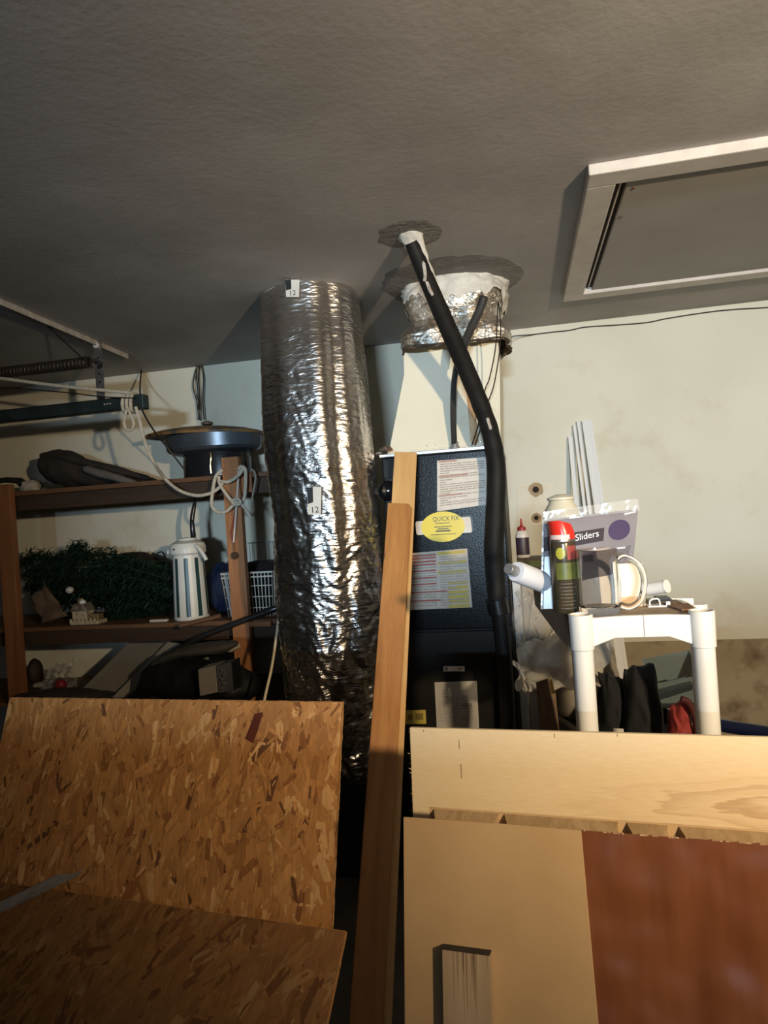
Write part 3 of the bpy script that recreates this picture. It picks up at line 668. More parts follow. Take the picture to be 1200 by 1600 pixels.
ln = TRp.z/-v.z-.004; PLY_LN = ln; M_plyf = ply_mat(); MP = frame(TRp, u_, -v) @ Matrix.Translation((0, 0, -ln))
plyo = thing('plywood_sheet', 'pale plywood sheet with a splintered left edge behind the brown door slab', 'board', matrix=MP)
MB().box((0, 0, 0), (1.15, .012, ln)).build('sheet', M_plyf, plyo, local=True, bevel=.001, seg=1)
mb = MB(); rg = random.Random(8)
for i in range(130):
    z = rg.uniform(.5, ln); a = rg.uniform(.001, .004) if rg.random() < .85 else rg.uniform(.004, .010); h = rg.uniform(.0006, .002)
    mb.add([V((.001, rg.uniform(0, .010), z)), V((-a, rg.uniform(-.002, .006), z+rg.uniform(-.006, .004))), V((.001, rg.uniform(0, .01), z+h))], [(0, 1, 2)])
mb.build('splinters', M_ply, plyo, local=True, kind='stuff')
for (x, z0, z1) in ((.105, .022, .040), (.107, .07, .10), (.30, .004, .012), (.03, .003, .008), (.42, .001, .006)):
    MB().box((x, -.0003, ln-z1), (x+.0012, .002, ln-z0)).build('saw_tick', mat('pencil_brown', (.14, .07, .03), rough=.8), plyo, local=True)

# hollow door slab, tan sheet over it, offcut
TLt = PD(630, 1277, 1.25); TRt = PZ(908, 1298, TLt.z); u_ = (TRt-TLt).normalized(); Wt = (TRt-TLt).length
vt = perp(TRt, TLt, 632, 1600); lt = TLt.z/-vt.z-.004
MT = frame(TLt, u_, -vt) @ Matrix.Translation((0, 0, -lt))
M_tan = mat('tan_hardboard', (.58, .385, .20), (.51, .33, .165), rough=.38, scale=5, bump=.06, bscale=90, spec=.45)
# right edge runs a touch outward to the foot
lr = MT.inverted() @ (EYE+ray(935, 1600)*(((TRt-EYE).dot(MT.to_3x3() @ V((0, 1, 0))))/ray(935, 1600).dot(MT.to_3x3() @ V((0, 1, 0)))))
k = (lr.x-Wt)/(lt-lr.z)
mb = MB().slab([V((0, 0, 0)), V((Wt+k*lt, 0, 0)), V((Wt, 0, lt)), V((Wt*.6, 0, lt+.001)), V((0, 0, lt))], (0, .005, 0))
tan = mb.build('hardboard_sheet', M_tan, matrix=MT, local=True, bevel=.0008, seg=1); tag(tan, 'tan hardboard sheet leaning over the left part of the brown door slab', 'board')
def glossy_brown():
    m, nt, b = nodes_of('brown_door_skin'); b.inputs['Roughness'].default_value = .28; b.inputs['Specular IOR Level'].default_value = .6; b.inputs['Coat Weight'].default_value = .6; b.inputs['Coat Roughness'].default_value = .20
    mp = coords(nt, (9, 1, 1.0)); n1 = N(nt, 'ShaderNodeTexNoise'); n1.inputs['Scale'].default_value = 3; n1.inputs['Detail'].default_value = 8; L(nt, mp, 'Vector', n1, 'Vector')
    rp = ramp(nt, [(.3, (.235, .082, .034)), (.7, (.165, .052, .020))]); L(nt, n1, 'Fac', rp, 'Fac'); L(nt, rp, 'Color', b, 'Base Color')
    mp2 = coords(nt, (1.6, 1, 1.6)); n2 = N(nt, 'ShaderNodeTexNoise'); n2.inputs['Scale'].default_value = 2.6; n2.inputs['Detail'].default_value = 2; L(nt, mp2, 'Vector', n2, 'Vector')
    bp = N(nt, 'ShaderNodeBump'); bp.inputs['Strength'].default_value = 1.0; bp.inputs['Distance'].default_value = .05; L(nt, n2, 'Fac', bp, 'Height'); L(nt, bp, 'Normal', b, 'Normal')
    return m
M_core = mat('door_core', (.50, .33, .17), (.38, .24, .11), rough=.8, scale=20, stretch=(3, 1, 1), bump=.2)
Md = MT @ Matrix.Translation((.028, .0065, 0)); Ld = lt-.001; Wd = .86; th = .036
door = thing('door_slab', 'glossy reddish brown hollow door slab leaning in front of the plywood at right', 'door slab', matrix=Md)
MB().box((0, 0, 0), (Wd, .003, Ld)).build('front_skin', glossy_brown(), door, local=True, bevel=.0008, seg=1)
MB().box((.012, th-.003, 0), (Wd, th, Ld+.013)).build('back_skin', M_tan, door, local=True)
mb = MB()
for i in range(60):
    x = rg.uniform(.25, Wd-.02); mb.box((x, -.0002, Ld-rg.uniform(.0006, .0018)), (x+rg.uniform(.002, .010), .003, Ld+rg.uniform(.0002, .0012)))
mb.build('chipped_edge', mat('chip_pale', (.62, .42, .26), (.50, .30, .16), rough=.6, scale=30), door, local=True, kind='stuff')
xs = [(0.02, .135), (.152, .34), (.362, .42), (.445, Wd)]
for (a, b) in xs:
    MB().slab([V((a+.010, .003, Ld-.003)), V((b, .003, Ld-.003)), V((b+.008, th-.003, Ld+.011)), V((a, th-.003, Ld+.011))], (0, 0, -.05)).build('core_block', M_core, door, local=True)
MB().box((.005, .003, 0), (Wd, th-.003, Ld-.06)).build('core_filler', M_gap, door, local=True)
# offcut standing in front of the tan sheet
nT = MT.to_3x3() @ V((0, 1, 0)); thk = .021
def onT(x, y, off):
    d = ray(x, y); o_ = TLt-nT*off; return MT.inverted() @ (EYE+d*((o_-EYE).dot(nT)/d.dot(nT)))
A = onT(690, 1485, thk); B = onT(765, 1492, thk); top_ = (A.z+B.z)/2
M_off = wood('offcut_face', (.50, .37, .24), (.38, .26, .15), (5, 5, .5), .65, 2.2, .3)
off = thing('wood_offcut', 'short weathered board with dark edges leaning on the tan hardboard sheet', 'board', matrix=MT @ Matrix.Translation((A.x, -thk-.001, 0)))
MB().box((.0015, 0, 0), (B.x-A.x, thk-.002, top_)).build('plank', M_off, off, local=True)
M_blk = mat('dark_edge', (.030, .024, .018), (.05, .04, .03), rough=.85, scale=30)  # near-black colour for the left side and top end
MB().box((-.001, .0005, 0), (.0016, thk, top_+.001)).build('dark_side', M_blk, off, local=True, label='dark long edge')
MB().box((-.001, .0005, top_), (B.x-A.x, thk, top_+.0015)).build('dark_end', M_blk, off, local=True, label='dark top end')
mb = MB()
for i in range(10):
    x = .012+.045*i/10+rg.uniform(0, .03); mb.slab([V((x, -.0002, top_)), V((x+rg.uniform(.002, .006), -.0002, top_)), V((x+.002, -.0002, top_-rg.uniform(.02, .12)))], (0, .0004, 0))
mb.build('dark_streak', mat('streak_brown', (.30, .20, .12), (.38, .27, .17), rough=.7), off, local=True, kind='stuff')

# metal bar lying on the lower chipboard at the left edge
nL = ML.to_3x3() @ V((0, 1, 0))
def onL(x, y, off=.0):
    d = ray(x, y); o_ = TR2-nL*off; return EYE+d*((o_-EYE).dot(nL)/d.dot(nL))
a = onL(136, 1352, .006); b = onL(-60, 1446, .006)
M_steel = mat('dull_steel', (.34, .31, .28), (.24, .22, .20), rough=.55, metal=.0, spec=.2, scale=20)
Mb = frame(b, nL*-1, a-b); lb = (a-b).length
bar = thing('metal_straightedge', 'grey metal straightedge lying across the lower flake board at the left edge', 'tool', matrix=Mb)
MB().box((-.004, -.014, 0), (-.001, .014, lb)).build('blade', M_steel, bar, local=True, bevel=.0008)
MB().box((-.001, .009, .02), (.006, .013, lb-.01)).build('raised_lip', M_steel, bar, local=True, bevel=.001)
for (zz, yy) in ((.085, .001), (.092, -.004), (.070, .003)):
    MB().lathe([(.0022, 0), (.0018, .001), (.0005, .0014)], V((-.001, yy, zz)), 10, axis=(1, 0, 0)).build('rivet', mat('rivet_bright', (.8, .78, .74), rough=.2, metal=1), bar, local=True)
a2 = onL(-18, 1440, .004); b2 = onL(-22, 1640, .004)
MB().tube([a2-nL*.008, a2+(b2-a2)*.3-nL*.012, b2-nL*.012], .017, 12).build('handle', mat('green_grip', (.05, .06, .045), (.035, .045, .035), rough=.5), bar, smooth=True, label='dull green grip')
# ================================================================== shelving on the left
M_shw = wood('shelf_wood', (.17, .085, .038), (.10, .045, .019), (.6, 6, 6), .6, 3.0, .3)
M_post = wood('post_wood', (.30, .125, .05), (.19, .072, .027), (6, 6, .6), .55, 3.0, .35)
ZU, ZL, ZB = 1.742, 1.003, .60
SY = 3.20
M_rail = wood('shelf_rail_shaded_wood', (.055, .030, .016), (.035, .018, .009), (.6, 6, 6), .65, 3.0, .3)  # wood darkened to stand in for shade under the shelf boards
sh = thing('wooden_shelf', 'brown timber wall shelving with two posts along the left of the back wall', 'shelf', (-2.2, 3.45, 0))
xr = P(425, 748, SY).x
MB().box((-3.7, SY, ZU-.024), (xr, WALL-.01, ZU)).build('shelf_board', M_shw, sh, bevel=.002)
MB().box((-3.7, SY+.03, ZU-.105), (xr, SY+.068, ZU-.024)).build('shelf_rail', M_rail, sh, bevel=.002)
MB().box((-3.7, SY, ZL-.022), (xr-.02, WALL-.01, ZL)).build('shelf_board', M_shw, sh, bevel=.002)
MB().box((-3.7, SY+.03, ZL-.10), (xr-.02, SY+.068, ZL-.022)).build('shelf_rail', M_rail, sh, bevel=.002)
MB().box((-3.7, SY, ZB-.022), (xr-.02, WALL-.01, ZB)).build('shelf_board', M_shw, sh, bevel=.002)
pa, pb = P(346, 720, SY-.04).x, P(372, 720, SY-.04).x
MB().box((pa, SY-.042, 0), (pb, SY-.003, P(360, 714, SY-.04).z)).build('post', wood('post_wood_orange', (.44, .19, .075), (.28, .11, .04), (6, 6, .6), .55, 3.0, .35), sh, bevel=.002)
MB().box((-2.765, SY-.042, 0), (-2.675, SY-.003, P(8, 757, SY-.04).z)).build('post', M_post, sh, bevel=.002)
MB().box((pb, SY-.02, ZU-.10), (pb+.055, SY-.002, ZU-.004)).build('cleat', M_post, sh, bevel=.002)
MB().box((pb-.01, SY-.03, ZL-.03), (pb+.11, SY-.003, ZL-.004)).build('cleat', M_post, sh, bevel=.002)

M_dirt = mat('dirty_cloth', (.022, .016, .013), (.038, .028, .021), rough=.95, scale=14, bump=.7)
M_blackc = mat('black_cloth', (.010, .009, .009), (.018, .016, .015), rough=.9, scale=12, bump=.4)
def lump(pts, amp, seed, zmin=-1.0, seg=24):
    """soft closed body swept along spine points (position, radius_y, radius_z)"""
    mb = MB(); sp = spline([p[0] for p in pts], 10); ry_ = [a.x for a in spline([V((p[1], 0, 0)) for p in pts], 10)]; rz_ = [a.x for a in spline([V((p[2], 0, 0)) for p in pts], 10)]
    n = len(sp); vs = []; fs = []
    for i in range(n):
        t = (sp[min(i+1, n-1)]-sp[max(i-1, 0)]).normalized(); s_ = V((0, 1, 0)); s_ = (s_-t*s_.dot(t)).normalized(); up = t.cross(s_)
        if up.z < 0: up = -up
        e = math.sqrt(max(.02, 1-abs(2*i/(n-1)-1)**6))
        for k in range(seg):
            th = 2*math.pi*k/seg; p = sp[i]+s_*math.cos(th)*ry_[i]*e+up*math.sin(th)*rz_[i]*e
            q = noise.noise(p*9+V((seed, 0, 0)))+.5*noise.noise(p*24+V((seed, 5, 0))); p = p+(p-sp[i]).normalized()*amp*q; p.z = max(p.z, zmin); vs.append(p)
    for i in range(n-1):
        for k in range(seg): fs.append((i*seg+k, i*seg+(k+1) % seg, (i+1)*seg+(k+1) % seg, (i+1)*seg+k))
    fs.append(tuple(range(seg))[::-1]); fs.append(tuple((n-1)*seg+k for k in range(seg)))
    return mb.add(vs, fs)
def on(z, x, y, Y): return P(x, y, Y)
# dark bundle on the upper shelf
b0 = P(160, 757, 3.45)
bun = thing('cloth_bundle', 'dark dirty cloth bundle slumped on the upper shelf by the left post', 'cloth', (b0.x, 3.45, ZU))
MB.build(lump([(P(66, 735, 3.45), .05, .09), (P(84, 730, 3.45), .10, .105), (P(110, 733, 3.45), .11, .095), (P(150, 741, 3.45), .11, .07), (P(200, 748, 3.45), .10, .045), (P(252, 755, 3.45), .06, .02)], .018, 2, ZU+.002), 'cloth', M_dirt, bun, smooth=True)
MB.build(lump([(P(64, 712, 3.42), .03, .025), (P(90, 712, 3.38), .035, .022), (P(130, 722, 3.36), .035, .022), (P(180, 734, 3.36), .035, .022), (P(235, 748, 3.36), .03, .02)], .008, 4, ZU+.002), 'rolled_edge', M_dirt, bun, smooth=True)
MB.build(lump([(P(130, 732, 3.30), .02, .022), (P(165, 742, 3.28), .022, .022), (P(218, 756, 3.26), .02, .016)], .005, 6, ZU+.002), 'grey_sleeve', mat('grey_cloth', (.17, .15, .125), (.12, .10, .085), rough=.95), bun, smooth=True, label='paler grey roll lying in front')
def blob(name, label, cat, c, rx_, ry_, rz_, material, seed, amp=.15, group=None):
    mb = MB(); nu, nv = 28, 16
    def f(u, v):
        th = 2*math.pi*u; ph = math.pi*v; d = V((math.cos(th)*math.sin(ph), math.sin(th)*math.sin(ph), -math.cos(ph)))
        q = 1+amp*(noise.noise(d*1.6+V((seed, 0, 0)))+.6*noise.noise(d*4+V((seed, 2, 0)))); p = V((d.x*rx_*q, d.y*ry_*q, d.z*rz_*q)); p.z = max(p.z, -rz_*.92)
        return V(c)+p
    o = mb.grid(f, nu, nv, closed=True).build(name, material, smooth=True); return tag(o, label, cat, group)
blob('rag', 'crumpled off-white rag on the upper shelf beside the dark bundle', 'rag', P(48, 764, 3.3)+V((0, 0, .012)), .055, .05, .035, mat('rag_white', (.42, .37, .30), (.30, .26, .21), rough=.95, bump=.4), 3, .3)
blob('glove', 'black crumpled glove on top of the upper shelf near the rag', 'glove', V((P(52, 752, 3.42).x, 3.42, ZU+.035)), .045, .05, .04, M_blackc, 7, .35)
MB.build(lump([(P(-10, 752, 3.36), .03, .02), (P(12, 750, 3.36), .04, .02), (P(30, 752, 3.36), .035, .018), (P(36, 760, 3.34), .03, .015)], .008, 9, ZU+.002), 'x', M_blackc).name = 'black_rag'
tag(bpy.data.objects['black_rag'], 'black rag hanging over the upper shelf at the far left edge', 'rag')

# rusty lidded pan on a black base
cR = V((P(338, 745, 3.47).x, 3.47, ZU)); s_ = 3.72/1060
M_pan = mat('pan_grey', (.115, .13, .15), (.085, .10, .115), rough=.32, metal=.55, scale=10, bump=.05)
M_pblk = mat('enamel_black', (.012, .012, .013), (.018, .018, .02), rough=.22)
M_rustl = mat('rust_lid', (.26, .14, .045), (.07, .06, .05), rough=.6, scale=11, lo=.42, hi=.58, bump=.4, metal=.2)
pan = thing('roasting_pan', 'grey steel pan under a rusty lid on a black base on the upper shelf', 'pan', cR)
MB().lathe([(.19, .001), (.19, .10), (.185, .135), (.20, .14)], cR+V((.01, 0, 0)), 24, sy=.75).build('base', M_pblk, pan, smooth=True)
MB().lathe([(.20, .135), (.255, .15), (.268, .165), (.275, .235), (.262, .245)], cR, 14, sy=.72).build('pan', M_pan, pan, smooth=True, sharp=25)
tilt = Matrix.Translation(cR+V((-.055, 0, .252))) @ Matrix.Rotation(R_(2.0), 4, 'Y')
mb = MB().lathe([(.0, .036), (.16, .034), (.25, .022), (.32, .006), (.335, .0), (.337, -.014), (.330, -.012), (.30, -.002), (.22, .0), (.0, .0)], (0, 0, 0), 40, sy=.62, cap=False)
mb.v = [tilt @ p for p in mb.v]; mb.build('lid', M_rustl, pan, smooth=True, sharp=30, label='wide rusty lid')
c = tilt @ V((.02, 0, .05)); MB().lathe([(.03, 0), (.032, .012), (.012, .02)], c, 14).build('lid_knob', M_rustl, pan, smooth=True)
MB().tube(spline([cR+V((.05, -.155, .13)), cR+V((.052, -.16, .10)), cR+V((.045, -.158, .06)), cR+V((.046, -.156, .02))], 5), .006, 8).build('clasp', mat('clasp_brass', (.75, .62, .35), rough=.25, metal=.9), pan, smooth=True, label='bright metal clasp')
# loops of cable on the wall above the pan
cl = thing('hanging_cable_coil', 'dark cable loops hung on the back wall above the rusty pan lid', 'cable', P(312, 600, 3.72))
for pl_ in ([(312, 562), (304, 585), (302, 605), (308, 630), (310, 656)], [(313, 562), (311, 590), (312, 625), (312, 656)], [(314, 563), (318, 590), (317, 625), (319, 656)], [(314, 563), (307, 578), (309, 610), (311, 640)]):
    MB().tube(spline([P(x, y, 3.735-.006*i) for i, (x, y) in enumerate(pl_)], 6), .0038, 6).build('loop', M_wire, cl, smooth=True)
MB().tube([P(313, 566, WALL), P(313, 562, 3.70)], .004, 8).build('hook', M_sc, cl)
# black cord with plug under the upper shelf
cord = thing('power_cord', 'black cord end with plug hanging under the upper shelf', 'cord', P(302, 810, 3.4))
MB().tube(spline([P(*p) for p in [(305, 778, 3.42), (302, 790, 3.4), (299, 805, 3.4), (298, 815, 3.4)]], 6), .006, 8).build('cord', M_blackc, cord, smooth=True)
MB().tube(spline([P(*p) for p in [(306, 778, 3.42), (305, 792, 3.4), (303, 806, 3.4), (302, 815, 3.4)]], 6), .005, 8).build('cord', M_blackc, cord, smooth=True)
MB().tube([P(300, 812, 3.4), P(300, 818, 3.4), P(302, 838, 3.4), P(302, 843, 3.4)], [.008, .013, .015, .010], 12).build('plug', M_pblk, cord, smooth=True)
# black cable from the track end down to the shelf
tag(MB().tube(spline([P(*p) for p in [(221, 578, 3.70), (219, 600, 3.5), (219, 618, 3.2), (222, 640, 3.10), (240, 672, 3.2), (266, 705, 3.28), (290, 736, 3.30)]], 8), .0045, 6).build('black_cable', M_wire, smooth=True), 'black cable running from the track end down to the rusty pan', 'cable')

# ------------------------------------------------------------------ lower shelf things
# evergreen garland: needles along a few branches
gar = thing('evergreen_garland', 'dark green artificial evergreen garland heaped on the lower shelf', 'garland', (P(150, 970, 3.45).x, 3.45, ZL))
M_needle = mat('needle_green', (.012, .040, .018), (.006, .020, .010), rough=.6, scale=30)
rg = random.Random(21); mb = MB()
br_ = [[(38, 900), (80, 880), (130, 880), (190, 885), (262, 905)], [(35, 880), (60, 868), (100, 876), (150, 866), (200, 872), (265, 890)], [(110, 905), (170, 915), (220, 930), (258, 950)], [(150, 930), (190, 950), (240, 960)],
       [(60, 890), (110, 900), (160, 895), (215, 905), (270, 925)], [(60, 925), (110, 925), (160, 920), (200, 930)], [(90, 945), (150, 942), (200, 945), (255, 960)], [(70, 910), (130, 912), (200, 915)], [(115, 862), (122, 856), (130, 870)], [(170, 960), (200, 968), (215, 964)], [(45, 915), (85, 905), (120, 915)], [(190, 890), (230, 900), (268, 940)]]
br_rad = .006
for bi, pl_ in enumerate(br_):
    Yb = 3.36+.05*(bi % 4); sp = spline([P(x, y, Yb) for x, y in pl_], 14)
    mb.tube(sp, .006, 5)
    for p in sp:
        for k in range(26):
            d = V((rg.gauss(0, 1), rg.gauss(0, 1), rg.gauss(0, .55))).normalized(); ln_ = rg.uniform(.02, .055)
            o_ = p+V((rg.gauss(0, .02), rg.gauss(0, .02), rg.gauss(0, .018))); e = o_+d*ln_
            if e.z < ZL+.004: e.z = ZL+.004
            if o_.z < ZL+.004: o_.z = ZL+.004
            s2 = d.cross(V((rg.random(), rg.random(), 1))).normalized()*rg.uniform(.003, .006)
            mb.add([o_-s2, o_+s2, e], [(0, 1, 2)])
mb.build('needles', M_needle, gar, kind='stuff')
MB.build(lump([(P(50, 920, 3.58), .05, .09), (P(110, 915, 3.58), .06, .11), (P(180, 920, 3.58), .06, .12), (P(255, 930, 3.58), .05, .10)], .02, 3, ZL+.002), 'dense_core', mat('core_green', (.007, .018, .010), rough=.95, bump=.6, scale=30), gar, smooth=True)
hb = thing('brown_cloth_bag', 'dark maroon fabric bag lying behind the garland near the striped pot', 'bag', (P(210, 930, 3.62).x, 3.62, ZL))
MB.build(lump([(P(160, 915, 3.64), .05, .16), (P(200, 912, 3.64), .07, .185), (P(240, 915, 3.64), .07, .175), (P(266, 925, 3.64), .05, .12)], .012, 12, ZL+.002), 'bag', mat('maroon_cloth', (.040, .018, .014), (.028, .013, .010), rough=.85), hb, smooth=True)
MB().tube(spline([P(244, 872, 3.58), P(247, 864, 3.57), P(254, 863, 3.57), P(258, 872, 3.58)], 6), .004, 6).build('strap', M_blackc, hb, smooth=True)
# paper bag
c = V((P(80, 972, 3.30).x, 3.30, ZL)); q = [P(48, 932, 3.34), P(72, 916, 3.34), P(105, 962, 3.27), P(66, 974, 3.26)]
mb = MB(); 
def pb_(u, v):
    p = bil(q, u, v); p = p+V((0, .03*noise.noise(V((u*3, v*3, 1))), .012*noise.noise(V((u*5, v*5, 4))))); p.z = max(p.z, ZL+.003); return p
mb.grid(pb_, 14, 14)
tag(mb.build('paper_bag', mat('kraft_paper', (.13, .085, .05), (.10, .062, .036), rough=.85, scale=16, bump=.3), smooth=True, solid=.012), 'crumpled brown paper bag in front of the garland by the left post', 'bag')
# little ceramic house
c = V((P(138, 974, 3.27).x, 3.27, ZL)); hs = thing('ceramic_house', 'small cream and gold ceramic house ornament on the lower shelf edge', 'ornament', c)
M_cer = mat('ceramic_cream', (.50, .42, .30), (.36, .28, .18), rough=.35, scale=40); M_gold = mat('ceramic_gold', (.42, .30, .14), (.20, .13, .06), rough=.3, metal=.5, scale=50)
def bx(x0, y0, z0, x1, y1, z1): return MB().box(c+V((x0, y0, z0)), c+V((x1, y1, z1)))
bx(-.085, -.04, 0, .085, .05, .022).build('base', M_cer, hs, bevel=.006)
bx(-.075, -.028, .022, .01, .04, .075).build('house_wall', M_cer, hs, bevel=.003)
bx(.01, -.02, .022, .075, .03, .055).build('house_wall', M_gold, hs, bevel=.003)
for k in range(7): bx(-.080+k*.024, -.047, .012, -.068+k*.024, -.038, .034).build('fence_post', M_cer, hs, bevel=.002)
MB().slab([c+V((-.085, -.035, .072)), c+V((.02, -.035, .072)), c+V((-.005, -.035, .115)), c+V((-.06, -.035, .115))], (0, .08, 0)).build('roof', mat('roof_dark', (.10, .075, .055), (.22, .18, .14), rough=.4, scale=40), hs, bevel=.006)
bx(-.055, -.005, .10, -.03, .018, .14).build('chimney', M_gold, hs, bevel=.004)
MB().lathe([(.0, 0), (.018, .006), (.016, .02), (.0, .03)], c+V((-.012, -.02, .108)), 12).build('snow_cap', mat('snow_white', (.75, .72, .65), rough=.5), hs, smooth=True)
for (x, y_, z) in ((-.09, -.05, .03), (.02, -.03, .06), (-.04, -.032, .05)):
    MB().lathe([(0, 0), (.006, .004), (0, .009)], c+V((x, y_, z)), 8).build('gold_bead', mat('bead_gold', (.9, .65, .3), rough=.15, metal=1), hs, smooth=True)
blob('frosted_bauble', 'small white bauble tucked in the garland above the ceramic house', 'ornament', P(109, 922, 3.32), .022, .02, .02, mat('bauble', (.55, .52, .46), rough=.3), 2, .1)
c = P(250, 972, 3.24); c.z = ZL+.008
tag(MB().box(c+V((-.055, -.012, -.007)), c+V((.045, .012, .007))).build('white_stick', mat('white_stick', (.62, .56, .45), rough=.5), bevel=.004), 'short cream stick lying on the lower shelf beside the striped pot', 'stick')
# striped air pot
ca = V((P(301, 974, 3.32).x, 3.32, ZL)); k = 3.6/1060
pot = thing('striped_airpot', 'white vacuum pump pot with green vertical stripes on the lower shelf', 'vacuum pot', ca)
M_pw = mat('pot_white', (.78, .75, .68), (.70, .67, .60), rough=.35); M_pg = mat('pot_green', (.025, .065, .060), (.02, .05, .048), rough=.35)
hB = .345
MB().lathe([(.088, .001), (.092, .008), (.090, .02), (.080, hB-.02), (.078, hB)], ca, 72, mi=lambda i, kk: 1 if i == 2 and kk % 8 in (0, 1, 2) else 0).build('body', [M_pw, M_pg], pot, smooth=True)
MB().lathe([(.085, hB-.004), (.094, hB+.006), (.094, hB+.036), (.086, hB+.056), (.055, hB+.072), (.0, hB+.076)], ca, 40).build('lid', M_pw, pot, smooth=True)
MB().lathe([(.05, hB+.070), (.048, hB+.082), (.0, hB+.086)], ca, 30).build('pump_button', M_pw, pot, smooth=True)
MB().slab([ca+V((-.085, -.03, hB+.005)), ca+V((-.108, -.035, hB+.0)), ca+V((-.106, -.035, hB+.022)), ca+V((-.08, -.03, hB+.05))], (0, .05, 0)).build('spout', M_pw, pot, bevel=.008)
MB().tube(spline([ca+V((.075, -.06, hB+.045)), ca+V((.10, -.07, hB+.03)), ca+V((.125, -.075, hB-.005)), ca+V((.14, -.075, hB-.035))], 5), .010, 8).build('carry_handle', M_pw, pot, smooth=True)
MB().lathe([(.005, 0), (.005, .004)], ca+V((-.03, -.088, hB+.03)), 10, axis=(0, -1, 0)).build('lock_dot', M_sc, pot)
# things right of the pot
blob('blue_bag', 'dark blue cloth bag on the lower shelf between the striped pot and the post', 'bag', V((P(348, 915, 3.52).x, 3.52, ZL+.13)), .10, .09, .135, mat('navy_cloth', (.014, .024, .070), (.010, .016, .045), rough=.7, bump=.4), 4, .18)
bp_ = V((P(406, 930, 3.5).x, 3.50, ZL)); pt = thing('black_cooking_pot', 'black round pot inside the white wire basket', 'pot', bp_)
MB().lathe([(.10, .01), (.115, .03), (.12, .22), (.125, .225)], bp_, 32).build('pot_body', M_pblk, pt, smooth=True)
MB().lathe([(.125, .225), (.118, .24), (.07, .27), (.0, .28)], bp_, 32).build('lid', M_blackc, pt, smooth=True)
M_wb = mat('wire_white', (.66, .62, .54), (.58, .54, .46), rough=.4)
x0, x1 = P(347, 900, 3.26).x, P(432, 890, 3.45).x+.05; y0, y1 = 3.25, 3.66; zt_, zb_ = P(350, 897, 3.25).z, ZL+.006
wbk = thing('wire_basket', 'white wire basket standing on the lower shelf behind the right post', 'basket', ((x0+x1)/2, (y0+y1)/2, ZL))
cor = [V((x0, y0, zt_)), V((x1, y0, zt_)), V((x1, y1, zt_)), V((x0, y1, zt_))]
MB().tube(cor+[cor[0]], .005, 6).build('top_rim', M_wb, wbk)
MB().tube([p-V((0, 0, .022)) for p in cor+[cor[0]]], .004, 6).build('second_rim', M_wb, wbk)
mb = MB(); nW = 15
for i in range(nW):
    t = i/(nW-1)
    for (a, b) in ((0, 1), (3, 2), (0, 3), (1, 2)):
        p = cor[a].lerp(cor[b], t); cc = V(((x0+x1)/2, (y0+y1)/2, p.z)); q_ = cc+(p-cc)*.88; mb.tube([p+V((0, 0, .0)), V((q_.x, q_.y, zb_))], .0026, 5, caps=False)
for t in (.3, .55, .8): mb.tube([V(((x0+x1)/2, (y0+y1)/2, 0))+V(((p.x-(x0+x1)/2)*(1-.12*t), (p.y-(y0+y1)/2)*(1-.12*t), zt_+(zb_-zt_)*t)) for p in cor+[cor[0]]], .0024, 5)
mb.build('wire_grid', M_wb, wbk, kind='stuff')
mb = MB()                                          # taller back rack of grey wires
for i in range(9):
    x = P(390, 870, 3.68).x+i*.026; mb.tube([V((x, 3.69, ZL+.02)), V((x, 3.69, P(400, 846, 3.69).z))], .0022, 5)
for z in (ZL+.03, P(400, 848, 3.69).z, P(400, 885, 3.69).z): mb.tube([V((P(388, 870, 3.69).x, 3.69, z)), V((P(388, 870, 3.69).x+.235, 3.69, z))], .003, 5)
o = mb.build('wire_rack', mat('wire_grey', (.36, .36, .35), rough=.4)); tag(o, 'tall grey wire rack standing behind the black pot on the lower shelf', 'rack')
# tools sticking out below the lower shelf
M_bkp = mat('black_plastic', (.012, .012, .012), (.018, .017, .016), rough=.35)
pole = thing('black_pole', 'long black pole slanting across the right shelf post', 'pole', P(290, 1004, 3.05))
MB().tube([P(268, 1020, 3.06), P(320, 992, 3.08), P(424, 953, 3.12)], .016, 14).build('shaft', M_bkp, pole, smooth=True)
MB().tube([P(400, 962, 3.115), P(424, 953, 3.12), P(432, 950, 3.125)], [.017, .018, .014], 14).build('end_cap', M_pblk, pole, smooth=True)
tag(MB().tube([P(281, 978, 3.1), P(345, 962, 3.14)], .012, 10).build('wooden_stick', M_shw, smooth=True), 'short brown stick resting against the lower shelf edge above the black pole', 'stick')
rodp = [P(439, 930, 2.78), P(435, 970, 2.74), P(425, 1040, 2.66), P(412, 1100, 2.58), P(390, 1230, 2.45)]
tag(MB().tube(spline(rodp, 6), .0058, 8).build('thin_rod', mat('rod_cream', (.62, .52, .36), (.50, .42, .28), rough=.5), smooth=True), 'thin cream rod leaning between the right shelf post and the foil duct', 'rod')
# grey flat panels leaning under the lower shelf
M_gcard = mat('grey_card', (.21, .185, .15), (.17, .15, .12), rough=.85, scale=6)
q = [P(205, 1000, 3.35), P(290, 995, 3.4), P(235, 1100, 3.05), P(105, 1100, 3.05)]
tag(MB().slab(q, (0, .006, 0)).build('grey_sheet', M_gcard), 'large grey cardboard sheet sloping under the lower shelf', 'sheet')
q = [P(262, 1003, 3.28), P(285, 1006, 3.28), P(262, 1040, 3.1), P(222, 1090, 3.0), P(175, 1090, 3.0)]
tag(MB().slab(q, (0, .005, 0)).build('grey_sheet', mat('grey_card_light', (.27, .24, .19), (.23, .20, .16), rough=.85)), 'lighter grey card strip lying on the large grey sheet under the shelf', 'sheet')
